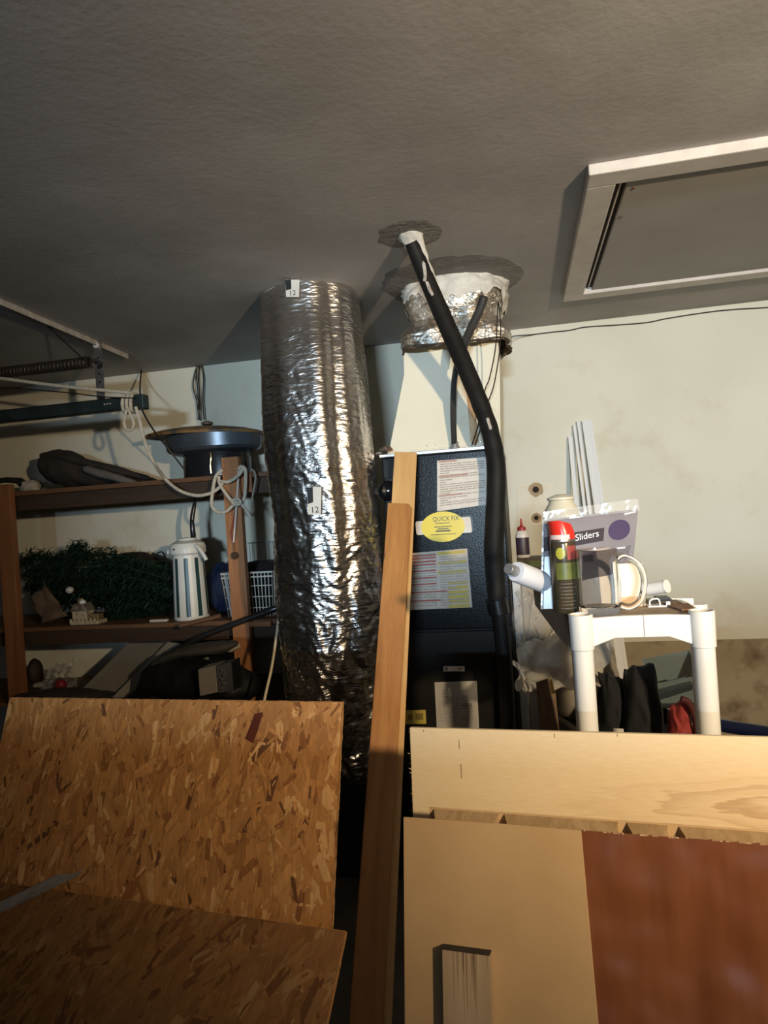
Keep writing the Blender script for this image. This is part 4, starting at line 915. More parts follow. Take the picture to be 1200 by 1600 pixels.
# black bag and boxes by the right post
bg = thing('black_bag', 'big black plastic bag slumped under the lower shelf left of the right post', 'bag', (P(280, 1090, 2.95).x, 2.95, ZB))
MB.build(lump([(P(200, 1094, 2.95), .03, .015), (P(226, 1080, 2.95), .07, .045), (P(250, 1062, 2.95), .10, .085), (P(290, 1062, 2.95), .13, .10), (P(340, 1064, 2.95), .13, .095), (P(380, 1074, 2.95), .10, .08), (P(398, 1088, 2.95), .06, .05)], .016, 8), 'bag', mat('bag_black', (.006, .006, .006), (.009, .008, .008), rough=.5), bg, smooth=True)
MB.build(lump([(P(236, 1040, 2.92), .03, .016), (P(270, 1024, 2.93), .05, .022), (P(310, 1016, 2.95), .05, .030), (P(345, 1012, 2.98), .05, .030), (P(372, 1004, 3.0), .04, .026)], .012, 15), 'folded_top', mat('bag_dull', (.030, .026, .022), (.042, .037, .032), rough=.7), bg, smooth=True)
c = P(322, 1065, 2.72)
cbx = thing('small_carton', 'small grey faced box standing against the black bag', 'box', (c.x, c.y, .70))
MB().slab([P(309, 1046, 2.72), P(336, 1040, 2.72), P(340, 1082, 2.72), P(312, 1088, 2.72)], (0, .10, 0)).build('box', M_gcard, cbx, bevel=.003)
MB().slab([P(337, 1040, 2.72), P(362, 1034, 2.76), P(366, 1080, 2.76), P(341, 1084, 2.72)], (0, .09, 0)).build('box_side', M_bkp, cbx, bevel=.003)
for k_ in range(5):
    MB().tube([P(345+3*(k_ % 2), 1048+k_*7, 2.715), P(352+3*(k_ % 2), 1046+k_*7, 2.72)], .004, 6).build('bubble', mat('gloss_grey', (.10, .10, .10), rough=.15), cbx, smooth=True)
blob('rag', 'pale crumpled rag tucked behind the right shelf post below the pole', 'rag', P(358, 1010, 3.08), .05, .03, .028, mat('rag_cream', (.36, .31, .23), (.28, .24, .17), rough=.95, bump=.4), 5, .3)
# clutter at the far left on the bottom shelf
blob('dark_pouch', 'dark brown pouch behind the left post on the bottom shelf', 'pouch', V((P(55, 1050, 3.3).x, 3.3, P(55, 1050, 3.3).z)), .038, .05, .075, mat('pouch_brown', (.030, .014, .010), rough=.7), 9, .08)
def crumple(q, nu, nv, amp, seed):
    return MB().grid(lambda u, v: bil(q, u, v)+V((amp*noise.noise(V((u*4, v*4, seed))), 1.4*amp*noise.noise(V((u*5+2, v*5, seed+2))), amp*noise.noise(V((u*6, v*6+3, seed+5))))), nu, nv)
def clear_mat(name, col, alpha, rough=.2):
    m, nt, b = nodes_of(name); b.inputs['Base Color'].default_value = (*col, 1); b.inputs['Alpha'].default_value = alpha; b.inputs['Roughness'].default_value = rough
    mp = coords(nt, (6, 6, 6)); n1 = N(nt, 'ShaderNodeTexNoise'); n1.inputs['Scale'].default_value = 3; L(nt, mp, 'Vector', n1, 'Vector')
    mr = N(nt, 'ShaderNodeMapRange'); mr.inputs['To Min'].default_value = alpha*.6; mr.inputs['To Max'].default_value = min(1, alpha*1.5); L(nt, n1, 'Fac', mr, 'Value'); L(nt, mr, 'Result', b, 'Alpha')
    bp = N(nt, 'ShaderNodeBump'); bp.inputs['Strength'].default_value = .4; bp.inputs['Distance'].default_value = .01; L(nt, n1, 'Fac', bp, 'Height'); L(nt, bp, 'Normal', b, 'Normal'); return m
M_film = clear_mat('plastic_film', (.42, .40, .37), .35)
M_film2 = clear_mat('plastic_film_dusty', (.50, .46, .40), .62, .3)
tag(crumple([P(72, 1046, 3.2), P(112, 1030, 3.25), P(122, 1074, 3.15), P(66, 1080, 3.15)], 22, 18, .04, 2).build('clear_wrapper', M_film, smooth=True, sharp=0), 'crumpled clear plastic wrapper at the left under the lower shelf', 'wrapper')
c = P(95, 1070, 3.1); rb = thing('red_bauble', 'small red glass bauble under the clear wrapper at lower left', 'ornament', c-V((0, 0, .03)))
MB().lathe([(0, -.03), (.018, -.024), (.029, -.008), (.029, .008), (.018, .024), (.006, .03)], c, 20).build('ball', mat('bauble_red', (.22, .020, .020), (.16, .015, .015), rough=.12), rb, smooth=True)
MB().lathe([(.007, .028), (.007, .038), (.0, .039)], c, 10).build('cap', mat('cap_silver', (.7, .66, .6), rough=.2, metal=1), rb, smooth=True)
MB.build(lump([(P(22, 1092, 3.05), .05, .03), (P(70, 1086, 3.05), .06, .03), (P(120, 1084, 3.05), .06, .03), (P(180, 1090, 3.05), .05, .025), (P(215, 1094, 3.05), .03, .015)], .014, 4), 'dark_cloth', M_dirt, smooth=True)
tag(bpy.data.objects['dark_cloth'], 'dark rumpled cloth along the bottom shelf just above the flake board', 'cloth')
blob('white_lump', 'small pale lump of paper beside the left post under the lower shelf', 'paper', P(60, 1070, 3.12), .03, .03, .013, mat('paper_dim', (.30, .26, .20), rough=.9), 3, .25)
# tall black bin between the shelf and the duct
bbx = thing('black_panel_box', 'tall black cabinet in the dark gap between the shelves and the foil duct', 'box', (-.99, 3.3, 0))
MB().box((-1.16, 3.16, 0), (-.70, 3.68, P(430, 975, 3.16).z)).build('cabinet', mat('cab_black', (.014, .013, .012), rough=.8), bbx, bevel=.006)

# ------------------------------------------------------------------ door track, spring, rope at upper left
M_whs = mat('painted_angle', (.56, .52, .47), (.40, .35, .30), rough=.6, scale=30, bump=.2)
M_trk = mat('track_dark', (.035, .050, .048), (.022, .030, .030), rough=.4, metal=.4, scale=14)
M_gal = mat('strap_zinc', (.30, .27, .24), (.20, .18, .16), rough=.4, metal=.8, scale=30)
M_sprg = mat('spring_brown', (.055, .042, .035), (.035, .027, .022), rough=.5, metal=.5)
trk = thing('door_hardware', 'overhead garage door bar with spring and strap hung from a white ceiling angle iron', 'door track', P(150, 540, 3.05))
a = PZ(196, 553, CEIL); b = PZ(-60, 442, CEIL); d_ = (a-b).normalized(); sd = V((-d_.y, d_.x, 0))*.016
MB().slab([a-sd, a+sd, b+sd, b-sd], (0, 0, -.004)).build('angle_iron', M_whs, trk)
MB().slab([a-sd, a-sd*.75, b-sd*.75, b-sd], (0, 0, -.028)).build('angle_flange', M_whs, trk)
st = PZ(152, 534, CEIL-.006); TY = st.y
zb2 = P(155, 645, TY).z
MB().box((st.x-.022, TY-.002, zb2), (st.x+.022, TY+.002, CEIL-.004)).build('perforated_strap', M_gal, trk)
for i in range(7):
    MB().lathe([(.006, 0), (.006, .0006)], V((st.x, TY-.0021, zb2+.03+i*.04)), 10, axis=(0, -1, 0)).build('strap_hole', M_sc, trk)
MB().lathe([(.017, 0), (.017, .012), (.008, .013)], V((st.x, TY-.003, CEIL-.025)), 6, axis=(0, -1, 0)).build('bolt_head', M_whs, trk)
br_ = P(222, 628, TY); bl = P(-80, 662, TY); zc = br_.z; hh = .031
MB().box((-3.6, TY-.02, zc-hh), (br_.x, TY-.016, zc+hh)).build('track_web', M_trk, trk, bevel=.001)
MB().box((-3.6, TY-.02, zc+hh-.004), (br_.x, TY+.024, zc+hh)).build('track_flange', M_trk, trk)
MB().box((-3.6, TY-.02, zc-hh), (br_.x, TY+.024, zc-hh+.004)).build('track_flange', M_trk, trk)
MB().box((br_.x-.045, TY-.026, zc-hh-.004), (br_.x+.02, TY+.03, zc+hh+.004)).build('end_bracket', M_trk, trk, bevel=.004)
for dx in (-.10, -.115, -.13): MB().lathe([(.004, 0), (.003, .003)], V((br_.x-.06+dx, TY-.02, zc+.004)), 8, axis=(0, -1, 0)).build('rivet', M_whs, trk)
# coil spring
s0 = P(140, 566, TY-.05); s1 = V((-3.3, TY-.05, s0.z)); pts_ = []; nturn = 110
for i in range(nturn*10+1):
    t = i/(nturn*10); th_ = 2*math.pi*nturn*t; pts_.append(V((s0.x+(s1.x-s0.x)*t, TY-.05+.024*math.cos(th_), s0.z+.024*math.sin(th_))))
MB().tube(pts_, .0055, 5).build('coil_spring', M_sprg, trk, smooth=True)
MB().tube(spline([s0, s0+V((.03, 0, .008)), s0+V((.05, .02, -.01)), V((st.x, TY-.004, s0.z-.02))], 5), .006, 8).build('spring_hook', M_sprg, trk, smooth=True)
MB().tube([PZ(75, 510, CEIL-.01), P(145, 575, TY-.01)], .004, 6).build('brace_rod', M_sprg, trk)
M_rope = mat('rope_cream', (.60, .53, .42), (.46, .40, .31), rough=.9, scale=60, stretch=(1, 1, 1), bump=.6, bscale=220)
rope = thing('cotton_rope', 'cream cotton rope tied to the track end and knotted round the right shelf post', 'rope', P(250, 740, 3.1))
RY = TY-.04
MB().tube(spline([P(-40, 587, RY-.02), P(0, 591, RY-.02), P(60, 599, RY), P(120, 606, RY), P(195, 613, RY+.01), P(206, 616, RY+.01)], 8), .0085, 8).build('stretched_end', M_rope, rope, smooth=True)
for k_ in range(3):
    x_ = br_.x-.085+k_*.022; mb = MB(); ring = [V((x_+.006*math.sin(th_), TY+.002+.036*math.cos(th_), zc+.046*math.sin(th_))) for th_ in [2*math.pi*i/24 for i in range(25)]]
    mb.tube(ring, .0085, 8); mb.build('wrap', M_rope, rope, smooth=True)
MB().tube(spline([P(x, y, RY) for x, y in [(198, 640), (194, 658), (197, 670), (205, 672), (209, 662), (203, 645), (200, 638)]], 6), .0075, 8).build('hanging_loop', M_rope, rope, smooth=True)
PYF = SY-.06
MB().tube(spline([P(212, 636, RY), P(219, 660, RY), P(226, 690, RY+.01), P(240, 722, RY+.02), P(258, 748, PYF), P(280, 766, PYF), P(305, 774, PYF), P(325, 772, PYF), P(340, 764, PYF), P(350, 752, PYF)], 8), .0085, 8).build('sagging_run', M_rope, rope, smooth=True)
bow = [[(348, 734, 0), (337, 745, 0), (332, 770, 0), (331, 790, 0), (340, 800, 0), (352, 800, -.01), (362, 792, -.02), (370, 785, -.02)], [(342, 744, 0), (343, 755, 0), (352, 770, -.015), (362, 782, -.02), (372, 786, -.02), (380, 782, 0), (383, 770, 0), (384, 748, .0), (383, 733, 0), (376, 729, 0), (373, 735, -.01)],
       [(344, 752, -.005), (356, 753, -.02), (366, 748, -.02), (375, 740, -.015), (380, 731, 0), (377, 729, .01)], [(362, 783, -.025), (368, 789, -.03), (376, 786, -.03), (372, 780, -.03), (364, 782, -.03)], [(374, 785, -.02), (382, 793, -.01), (391, 808, 0)]]
for pl_ in bow: MB().tube(spline([P(x, y, PYF+o_) for x, y, o_ in pl_], 6), .0085, 8).build('knot_loop', M_rope, rope, smooth=True)
MB().tube(spline([P(x, y, PYF+.01) for x, y in [(392, 733), (398, 738), (399, 750), (394, 780), (392, 806)]], 6), .005, 6).build('loose_strand', mat('strand_grey', (.30, .27, .22), rough=.9), rope, smooth=True)
tag(MB().tube(spline([P(-30, 603, RY-.03), P(40, 608, RY-.03), P(110, 614, RY-.02), P(160, 620, RY-.01), P(212, 622, RY)], 6), .003, 6).build('steel_cable', M_wire, smooth=True), 'thin dark cable stretched just under the cream rope along the track', 'cable')
# medal on a ribbon
md_ = thing('medal', 'small bronze medal on a red and white ribbon hung on the right shelf post', 'medal', P(366, 868, SY-.05))
def ribbon(pl_, wpx, Y, material, nm):
    mb = MB(); n = len(pl_)
    vs = [P(x-wpx/2, y, Y) for x, y in pl_]+[P(x+wpx/2, y, Y) for x, y in pl_]
    mb.add(vs, [(i, i+1, n+i+1, n+i) for i in range(n-1)]); return mb.build(nm, material, md_, solid=.0012)
ribbon([(373, 735), (371, 770), (368, 810), (365, 848)], 2.6, PYF+.004, mat('ribbon_white', (.68, .60, .52), rough=.7), 'white_ribbon')
ribbon([(370, 790), (365, 812), (361, 832), (364, 848)], 2.6, PYF+.008, mat('ribbon_red', (.26, .05, .03), rough=.7), 'red_ribbon')
MB().tube([P(365, 847, PYF), P(366, 861, PYF)], .0022, 6).build('ring', M_gold, md_)
MB().lathe([(.018, 0), (.019, .002), (.017, .004), (.0, .0035)], P(366.5, 868, PYF+.002), 20, axis=(0, -1, 0)).build('disc', mat('bronze', (.14, .07, .035), (.09, .05, .03), rough=.45, metal=.6), md_, smooth=True)

# ================================================================== white plastic rack at right and what stands on it
M_pvc = mat('white_plastic', (.80, .79, .76), (.74, .73, .70), rough=.38, scale=8)
M_deck = mat('dusty_deck', (.30, .22, .15), (.40, .32, .24), rough=.85, scale=20)
RYF = 1.62
lx, rx_ = P(907, 962, RYF).x, P(1096, 955, RYF).x
zc1, zc0 = (P(907, 960, RYF).z+P(1096, 953, RYF).z)/2, (P(907, 1014, RYF).z+P(1096, 1009, RYF).z)/2
ZD = zc1-.010; DEP = .25
rack = thing('plastic_rack', 'white plastic rack with round legs and a dusty top shelf at right', 'rack', ((lx+rx_)/2, RYF+DEP/2, 0))
for (x, y) in ((lx, RYF), (rx_, RYF), (lx+.012, RYF+DEP), (rx_*(RYF+DEP)/RYF-.008, RYF+DEP)):
    if y > RYF: MB().lathe([(.0235, 0.0), (.0235, ZD-.014)], V((x, y, 0)), 28).build('leg', M_pvc, rack, smooth=True); continue
    lg = MB().lathe([(.0235, 0.0), (.0235, zc0+.01)], V((x, y, 0)), 28).build('leg', M_pvc, rack, smooth=True)
    MB().lathe([(.0235, zc0-.002), (.0265, zc0), (.0275, zc1), (.0235, zc1+.0005), (.0225, zc1-.006), (.0225, zc1-.04), (.0, zc1-.04)], V((x, y, 0)), 28, cap=False).build('collar', M_pvc, lg, smooth=True, sharp=30)
zr1 = ZD+.004; zr0 = zc0+.006
def rail(a, b, nrm):
    a = V(a); b = V(b); t = (b-a).normalized(); Ln = (b-a).length; prof = [(.02, zr0-.002), (.075*Ln/.27, zr0+.018), (Ln-.075*Ln/.27, zr0+.018), (Ln-.02, zr0-.002), (Ln-.02, zr1-.003), (Ln*.7, zr1), (Ln*.3, zr1), (.02, zr1-.003)]
    MB().slab([V((a.x+t.x*s_, a.y+t.y*s_, z)) for s_, z in prof], V(nrm)*.014).build('rail', M_pvc, rack, bevel=.002)
rail((lx, RYF-.008, 0), (rx_, RYF-.008, 0), (0, 1, 0)); rail((lx, RYF+DEP-.006, 0), (rx_+.06, RYF+DEP-.006, 0), (0, 1, 0))
rail((lx-.006, RYF, 0), (lx-.006, RYF+DEP, 0), (1, 0, 0)); rail((rx_-.006, RYF, 0), (rx_-.006, RYF+DEP, 0), (1, 0, 0))
MB().box((lx, RYF, ZD-.012), (rx_, RYF+DEP, ZD)).build('deck', M_deck, rack, label='dust stained top shelf')
MB().box(((lx+rx_)/2+.005, RYF-.0095, zr0+.02), ((lx+rx_)/2+.007, RYF-.008, zr1)).build('rail_seam', mat('seam_grey', (.45, .44, .42), rough=.6), rack)

def curved(mb, c, rr, t0, t1, z0, z1, n=10):
    vs = []; c = V(c)
    for k_ in range(n+1):
        th_ = t0+(t1-t0)*k_/n
        for z in (z0, z1): vs.append(c+V((rr*math.sin(th_), -rr*math.cos(th_), z)))
    return mb.add(vs, [(2*k_, 2*k_+2, 2*k_+3, 2*k_+1) for k_ in range(n)])
# spray can with red cap
cc = PZ(886, 956, ZD); sc = (cc-EYE).dot(fw)/1060; rC = 20*sc
can = thing('spray_can', 'dark green aerosol can with a red cap on the rack', 'spray can', cc)
hC = 112*sc
M_can = mat('can_label', (.095, .070, .045), (.060, .055, .035), rough=.22, scale=26, stretch=(1, 1, 2), metal=.3)
MB().lathe([(rC*.92, 0), (rC, .003), (rC, hC-.008), (rC*.97, hC-.002), (rC*.90, hC)], cc, 40).build('body', M_can, can, smooth=True)
MB().lathe([(rC*.96, hC-.004), (rC*.99, hC), (rC*.94, hC+.006), (rC*.86, hC+.007)], cc, 40).build('rim', M_zinc, can, smooth=True)
M_cap = mat('cap_red', (.72, .035, .022), (.66, .03, .02), rough=.28)
capv = MB().lathe([(rC*.97, hC+.003), (rC*.98, hC+.010), (rC*.94, hC+.022), (rC*.90, hC+.046), (rC*.86, hC+.049), (0, hC+.049)], cc, 40)
capv.v = [p+V((-.004 if p.z > cc.z+hC+.03 else 0, 0, -(max(0, (p.x-cc.x))*.35) if p.z > cc.z+hC+.03 else 0)) for p in capv.v]
capo = capv.build('cap', M_cap, can, smooth=True, sharp=35)
curved(MB(), cc, rC*.985+.0006, -1.15, .55, hC+.004, hC+.015).build('cap_panel', mat('panel_pale', (.70, .58, .55), rough=.35), capo)
mb = MB(); n_ = 8
for k_ in range(n_):
    a0, a1 = -.62+.72*k_/n_, -.62+.72*(k_+1)/n_; h0 = .014*math.sqrt(max(0, 1-(2*(k_+.5)/n_-1)**2)); curved(mb, cc, rC+.0007, a0, a1, hC*.83-h0, hC*.83+h0, 2)
mb.build('label_oval', mat('label_lime', (.42, .40, .06), rough=.3), can)
curved(MB(), cc, rC+.0005, .25, 1.1, hC*.74, hC*.93).build('label_red', mat('label_dullred', (.30, .06, .05), rough=.3), can)
curved(MB(), cc, rC+.0005, -.7, .95, hC*.47, hC*.70).build('label_green', mat('label_olive', (.14, .16, .035), (.10, .11, .03), rough=.3, scale=30), can)
mb = MB()
for k_ in range(8): curved(mb, cc, rC+.0004, -.5+.05*(k_ % 3), .75-.2*(k_ % 2), hC*(.07+k_*.048), hC*(.079+k_*.048))
o = mb.build('label_text', mat('label_greytext', (.16, .14, .11), rough=.3), can); o['kind'] = 'stuff'
# glass mug
def glass(name, tint=(1, 1, 1), rough=.02):
    m, nt, b = nodes_of(name); b.inputs['Base Color'].default_value = (*tint, 1); b.inputs['Transmission Weight'].default_value = 1; b.inputs['Roughness'].default_value = rough; b.inputs['IOR'].default_value = 1.46
    mp = coords(nt, (1, 1, 1)); n1 = N(nt, 'ShaderNodeTexNoise'); n1.inputs['Scale'].default_value = 35; L(nt, mp, 'Vector', n1, 'Vector')
    bp = N(nt, 'ShaderNodeBump'); bp.inputs['Strength'].default_value = .02; bp.inputs['Distance'].default_value = .002; L(nt, n1, 'Fac', bp, 'Height'); L(nt, bp, 'Normal', b, 'Normal'); return m
M_gl = glass('clear_glass')
cm = PZ(938, 958, ZD); sm = (cm-EYE).dot(fw)/1060; rM = 32*sm; hM = 100*sm
mug = thing('glass_mug', 'clear glass beer mug with a handle standing on the rack beside the spray can', 'mug', cm)
MB().lathe([(rM*.94, .001), (rM, .010), (rM, hM*.85), (rM*.98, hM), (rM*.93, hM), (rM*.90, hM*.85), (rM*.88, .022), (rM*.6, .016), (0, .015)], cm, 48, cap=True).build('glass_body', M_gl, mug, smooth=True, sharp=50)
hp_ = [(rM*.97, hM*.80), (rM*1.35, hM*.86), (rM*1.95, hM*.74), (rM*2.15, hM*.50), (rM*1.95, hM*.22), (rM*1.45, hM*.10), (rM*.97, hM*.13)]
MB().tube(spline([cm+V((x*.96, -x*.18, z)) for x, z in hp_], 7), .0075, 12).build('handle', M_gl, mug, smooth=True)
# blister pack: grey card behind a clear shell
PYk = RYF+.17
pk = [P(849, 812, PYk), P(997, 795, PYk), P(982, 925, PYk-.02), P(845, 930, PYk-.02)]
z_ = (pk[2].z+pk[3].z)/2
pack = thing('blister_pack', 'grey furniture slider blister pack reading Sliders behind the mug', 'package', (P(920, 930, PYk).x, PYk, ZD))
M_pkg = mat('pack_grey', (.24, .22, .24), (.20, .185, .205), rough=.55, spec=.12); M_pdk = mat('pack_dark', (.045, .037, .045), (.06, .048, .056), rough=.55, spec=.12)
pe1 = (pk[1]-pk[0]).normalized(); pe2 = (pk[0]-pk[3]).normalized()
pk[2].z = ZD+.002; pk[3].z = ZD+.002
MB().slab(pk, (0, .0015, 0)).build('card', M_pkg, pack)
def onpk(u, v, o_=-.0008): return bil(pk, u, v)+V((0, o_, 0))
def pkq(u0_, v0_, u1_, v1_, mt, nm, par=None, lab=None, dz=0):
    return MB().slab([onpk(u0_, v0_, -.0008-dz), onpk(u1_, v0_, -.0008-dz), onpk(u1_, v1_, -.0008-dz), onpk(u0_, v1_, -.0008-dz)], (0, .0003, 0)).build(nm, mt, par or pack, label=lab)
band = MB().slab([onpk(0.01, .20), onpk(.66, .16), onpk(.66, .30), onpk(.01, .36)], (0, .0003, 0)).build('dark_band', M_pdk, pack)
t0 = onpk(.355, .275, -.0014); ux = (onpk(.66, .235, 0)-onpk(.30, .275, 0)).normalized()
tb = MB(); text_into(tb, 'Sliders', t0, ux, (0, 0, 1), .0165, squash=.95); o = tb.build('printed_text', mat('print_white', (.85, .83, .80), rough=.4), band); o['kind'] = 'stuff'
cd = onpk(.82, .20, -.001); rd = 16*sm*1.05
MB().slab([cd+pe1*math.cos(t)*rd*1.02+pe2*math.sin(t)*rd for t in [2*math.pi*k_/36 for k_ in range(36)]], (0, .0003, 0)).build('purple_disc', mat('pack_purple', (.050, .030, .085), (.065, .04, .10), rough=.5, spec=.15), pack)
pkq(.02, .42, .26, 1.0, mat('pack_maroon', (.045, .018, .020), (.03, .014, .016), rough=.25), 'maroon_panel')
MB().slab([onpk(.27, .66, -.0006), onpk(.97, .60, -.0006), onpk(.97, 1.0, -.0006), onpk(.27, 1.0, -.0006)], (0, .0003, 0)).build('pale_panel', mat('pack_pale', (.62, .60, .57), (.55, .53, .50), rough=.5, spec=.2), pack)
MB().slab([onpk(.38, .48), onpk(.96, .37), onpk(.94, .50), onpk(.84, .66), onpk(.38, .70)], (0, .0003, 0)).build('dark_shape', mat('pack_darkgrey', (.11, .10, .115), (.14, .13, .145), rough=.5, spec=.15), pack)  # dark grey shape on the card
pkq(.42, .47, .56, .53, M_pdk, 'caption_bar', dz=.0006)
mb = MB()
for k_, (a_, b_, v_) in enumerate([(.05, .09, .08), (.10, .13, .08), (.86, .98, .03), (.42, .90, .395)]): mb.slab([onpk(a_, v_, -.0012), onpk(b_, v_-.012, -.0012), onpk(b_, v_+.005, -.0012), onpk(a_, v_+.02, -.0012)], (0, .0002, 0))
o = mb.build('small_print', mat('print_mid', (.55, .52, .55), rough=.4), pack); o['kind'] = 'stuff'
M_shell = clear_mat('clear_shell', (.75, .74, .72), .16, .08)
sq_ = [P(847, 801, PYk-.012), P(996, 780, PYk-.012), P(998, 797, PYk-.016), P(990, 870, PYk-.02), P(842, 930, PYk-.02)]
sq_[4].z = ZD+.004
MB().slab([P(849, 800, PYk-.002), P(996, 779, PYk-.002), P(999, 798, PYk-.002), P(848, 815, PYk-.002)], (0, -.012, 0)).build('hang_flange', M_shell, pack)
MB().slab([onpk(-.012, .0, -.001), onpk(.006, .0, -.001), onpk(.008, 1.0, -.001), onpk(-.012, 1.0, -.001)], (0, -.006, 0)).build('shell_edge', clear_mat('shell_edge', (.62, .64, .68), .28, .15), pack)
# jar behind the pack
cj = V((P(884, 900, RYF+.225).x, RYF+.225-.005, ZD)); sj = (cj-EYE).dot(fw)/1060
jar = thing('lidded_jar', 'cream jar with a flat lid standing behind the blister pack', 'jar', cj)
zl = P(873, 782, RYF+.22).z-ZD
MB().lathe([(20*sj, 0), (29*sj, .01), (29*sj, zl-.045), (26*sj, zl-.025), (19*sj, zl-.006), (18.5*sj, zl)], cj, 36, sy=.8).build('jar_body', mat('jar_cream', (.58, .55, .44), (.50, .47, .36), rough=.25), jar, smooth=True)
MB().lathe([(18*sj, zl), (21*sj, zl+.002), (21*sj, zl+.007), (14*sj, zl+.012), (6*sj, zl+.016), (0, zl+.016)], cj, 36, sy=.8).build('lid', mat('lid_cream', (.66, .62, .50), rough=.4), jar, smooth=True)
mb = MB(); curved(mb, V((cj.x, cj.y, ZD)), 29.3*sj, .3, 1.1, .05, zl-.05); mb.build('jar_label', mat('jar_green', (.42, .50, .40), rough=.3), jar)
# white carton, cylinder, papers at the right end of the rack
cb = PZ(988, 948, ZD); sb = (cb-EYE).dot(fw)/1060
wbx = thing('white_carton', 'small white carton behind the mug handle', 'box', cb)
MB().box((cb.x-18*sb, cb.y, ZD+.0005), (cb.x+20*sb, cb.y+.045, ZD+68*sb)).build('carton', mat('carton_white', (.76, .72, .64), (.70, .66, .58), rough=.6), wbx, bevel=.002)
MB().box((cb.x-18*sb, cb.y-.0006, ZD+.0005), (cb.x+20*sb, cb.y, ZD+16*sb)).build('tan_band', mat('carton_tan', (.62, .44, .27), rough=.6), wbx)
a_ = P(1012, 921, RYF+.16); b_ = P(1042, 916, RYF+.13)
cyl = thing('white_cap_tube', 'white plastic cylinder lying on clips at the right end of the rack', 'tube', a_)
MB().tube([a_, b_], .0155, 28).build('tube', M_pvc, cyl, smooth=True, bevel=.002); ax_ = (b_-a_).normalized(); MB().tube([b_-ax_*.003, b_+ax_*.0015], .0165, 28).build('end_rim', M_pvc, cyl, smooth=True, bevel=.0005)
c1 = P(1032, 940, RYF+.14)
pile = thing('clip_strip', 'black and white plastic clips under the white cylinder', 'clip', (c1.x, c1.y, ZD))
MB().box((c1.x-.030, c1.y-.012, ZD+.012), (c1.x+.028, c1.y+.03, ZD+.016)).build('black_bar', M_bkp, pile, bevel=.001)
MB().box((c1.x-.010, c1.y-.012, ZD+.016), (c1.x+.020, c1.y+.03, ZD+.0225)).build('black_bar', M_bkp, pile, bevel=.001)
MB().box((c1.x-.032, c1.y-.016, ZD), (c1.x+.012, c1.y+.02, ZD+.004)).build('white_base', M_pvc, pile, bevel=.001)
MB().tube(spline([V((c1.x-.028, c1.y-.016, ZD+.003)), V((c1.x-.026, c1.y-.017, ZD+.018)), V((c1.x-.008, c1.y-.017, ZD+.020)), V((c1.x-.004, c1.y-.016, ZD+.003))], 5), .0022, 8).build('white_loop', M_pvc, pile, smooth=True)
MB().box((c1.x+.010, c1.y-.014, ZD), (c1.x+.020, c1.y-.006, ZD+.013)).build('white_tab', M_pvc, pile, bevel=.001)
tag(MB().slab([V((rx_-.055, RYF+.16, ZD+.001)), V((rx_+.005, RYF+.14, ZD+.001)), V((rx_+.0, RYF+.06, ZD+.001)), V((rx_-.03, RYF+.05, ZD+.001))], (0, 0, .004)).build('brown_card', mat('brown_card', (.20, .11, .07), (.28, .18, .12), rough=.8, scale=30)), 'small brown card lying at the right end of the rack top', 'card')

# white mouldings leaning on the wall behind the rack
M_mould = mat('moulding_white', (.80, .79, .78), (.74, .73, .73), rough=.55, scale=3, stretch=(5, 5, .5))
for i, (tx, ty, wd_, yo, lab_) in enumerate([(917, 657, .052, .0, 'widest white moulding, rightmost in the bundle leaning on the wall'), (903.5, 658, .017, .018, 'narrow white moulding second from the right in the leaning bundle'),
                                     (897.2, 664, .015, .036, 'thin grey white moulding third from the right in the leaning bundle'), (891, 682, .022, .050, 'shortest white moulding at the left side of the leaning bundle')]):
    top_ = P(tx, ty, 3.735-.0*yo); bot_ = V((P(1012-(917-tx)*1.7-(8*i if i == 3 else 0), 1284, 3.20).x, 3.30-yo, .001)); M_ = frame(bot_, (1, 0, 0), top_-bot_); Ln = (top_-bot_).length
    o = thing('moulding_strip', lab_, 'moulding', matrix=M_, group='white mouldings leaning on the wall')
    MB().box((-wd_/2, 0, .008), (wd_/2, .008, Ln)).build('strip', M_mould, o, local=True, bevel=.0015)
    MB().box((-wd_/2, -.004, .008), (-wd_/2+wd_*.22, .0, Ln)).build('bead', M_mould, o, local=True, bevel=.001)
    if i == 0: MB().box((.010, -.0015, .008), (.018, .0, Ln)).build('bead', M_mould, o, local=True)
# tall pale foam block with a dark carton and the glue bottle on it
fbx0, fbx1 = P(801, 930, 2.9).x, P(838, 930, 2.9).x; zf = P(820, 893, 2.9).z
fo = thing('foam_block', 'tall pale packing block standing right of the furnace', 'packing', ((fbx0+fbx1)/2, 3.0, 0))
MB().box((fbx0, 2.90, 0), (fbx0+.035, 3.10, zf)).build('foam_slab', mat('foam_white', (.70, .72, .74), (.62, .64, .66), rough=.8), fo, bevel=.006)
MB().box((fbx0+.038, 2.92, 0), (fbx1+.03, 3.10, zf-.02)).build('foam_slab', mat('foam_grey_white', (.52, .50, .47), (.44, .42, .39), rough=.8, scale=9, bump=.2), fo, bevel=.006)
dcz = P(830, 850, 2.96).z
dc = thing('print_carton', 'dark green and brown printed carton on the packing block under the glue bottle', 'box', (P(828, 880, 2.98).x, 3.0, zf-.0))
MB().box((P(808, 880, 2.95).x, 2.95, zf+.001), (P(852, 880, 2.95).x, 3.08, P(830, 872, 2.95).z)).build('carton', mat('carton_dark', (.040, .036, .028), (.075, .055, .035), rough=.6, scale=20), dc, bevel=.002)
MB().box((P(826, 880, 2.95).x, 2.9485, zf+.012), (P(845, 880, 2.95).x, 2.95, P(830, 876, 2.95).z)).build('green_print', mat('carton_green', (.05, .09, .035), (.09, .12, .05), rough=.6, scale=30), dc)
cg = V((P(818, 872, 3.0).x, 3.0, P(830, 872, 2.95).z+.0005)); sg = 3.0/1060
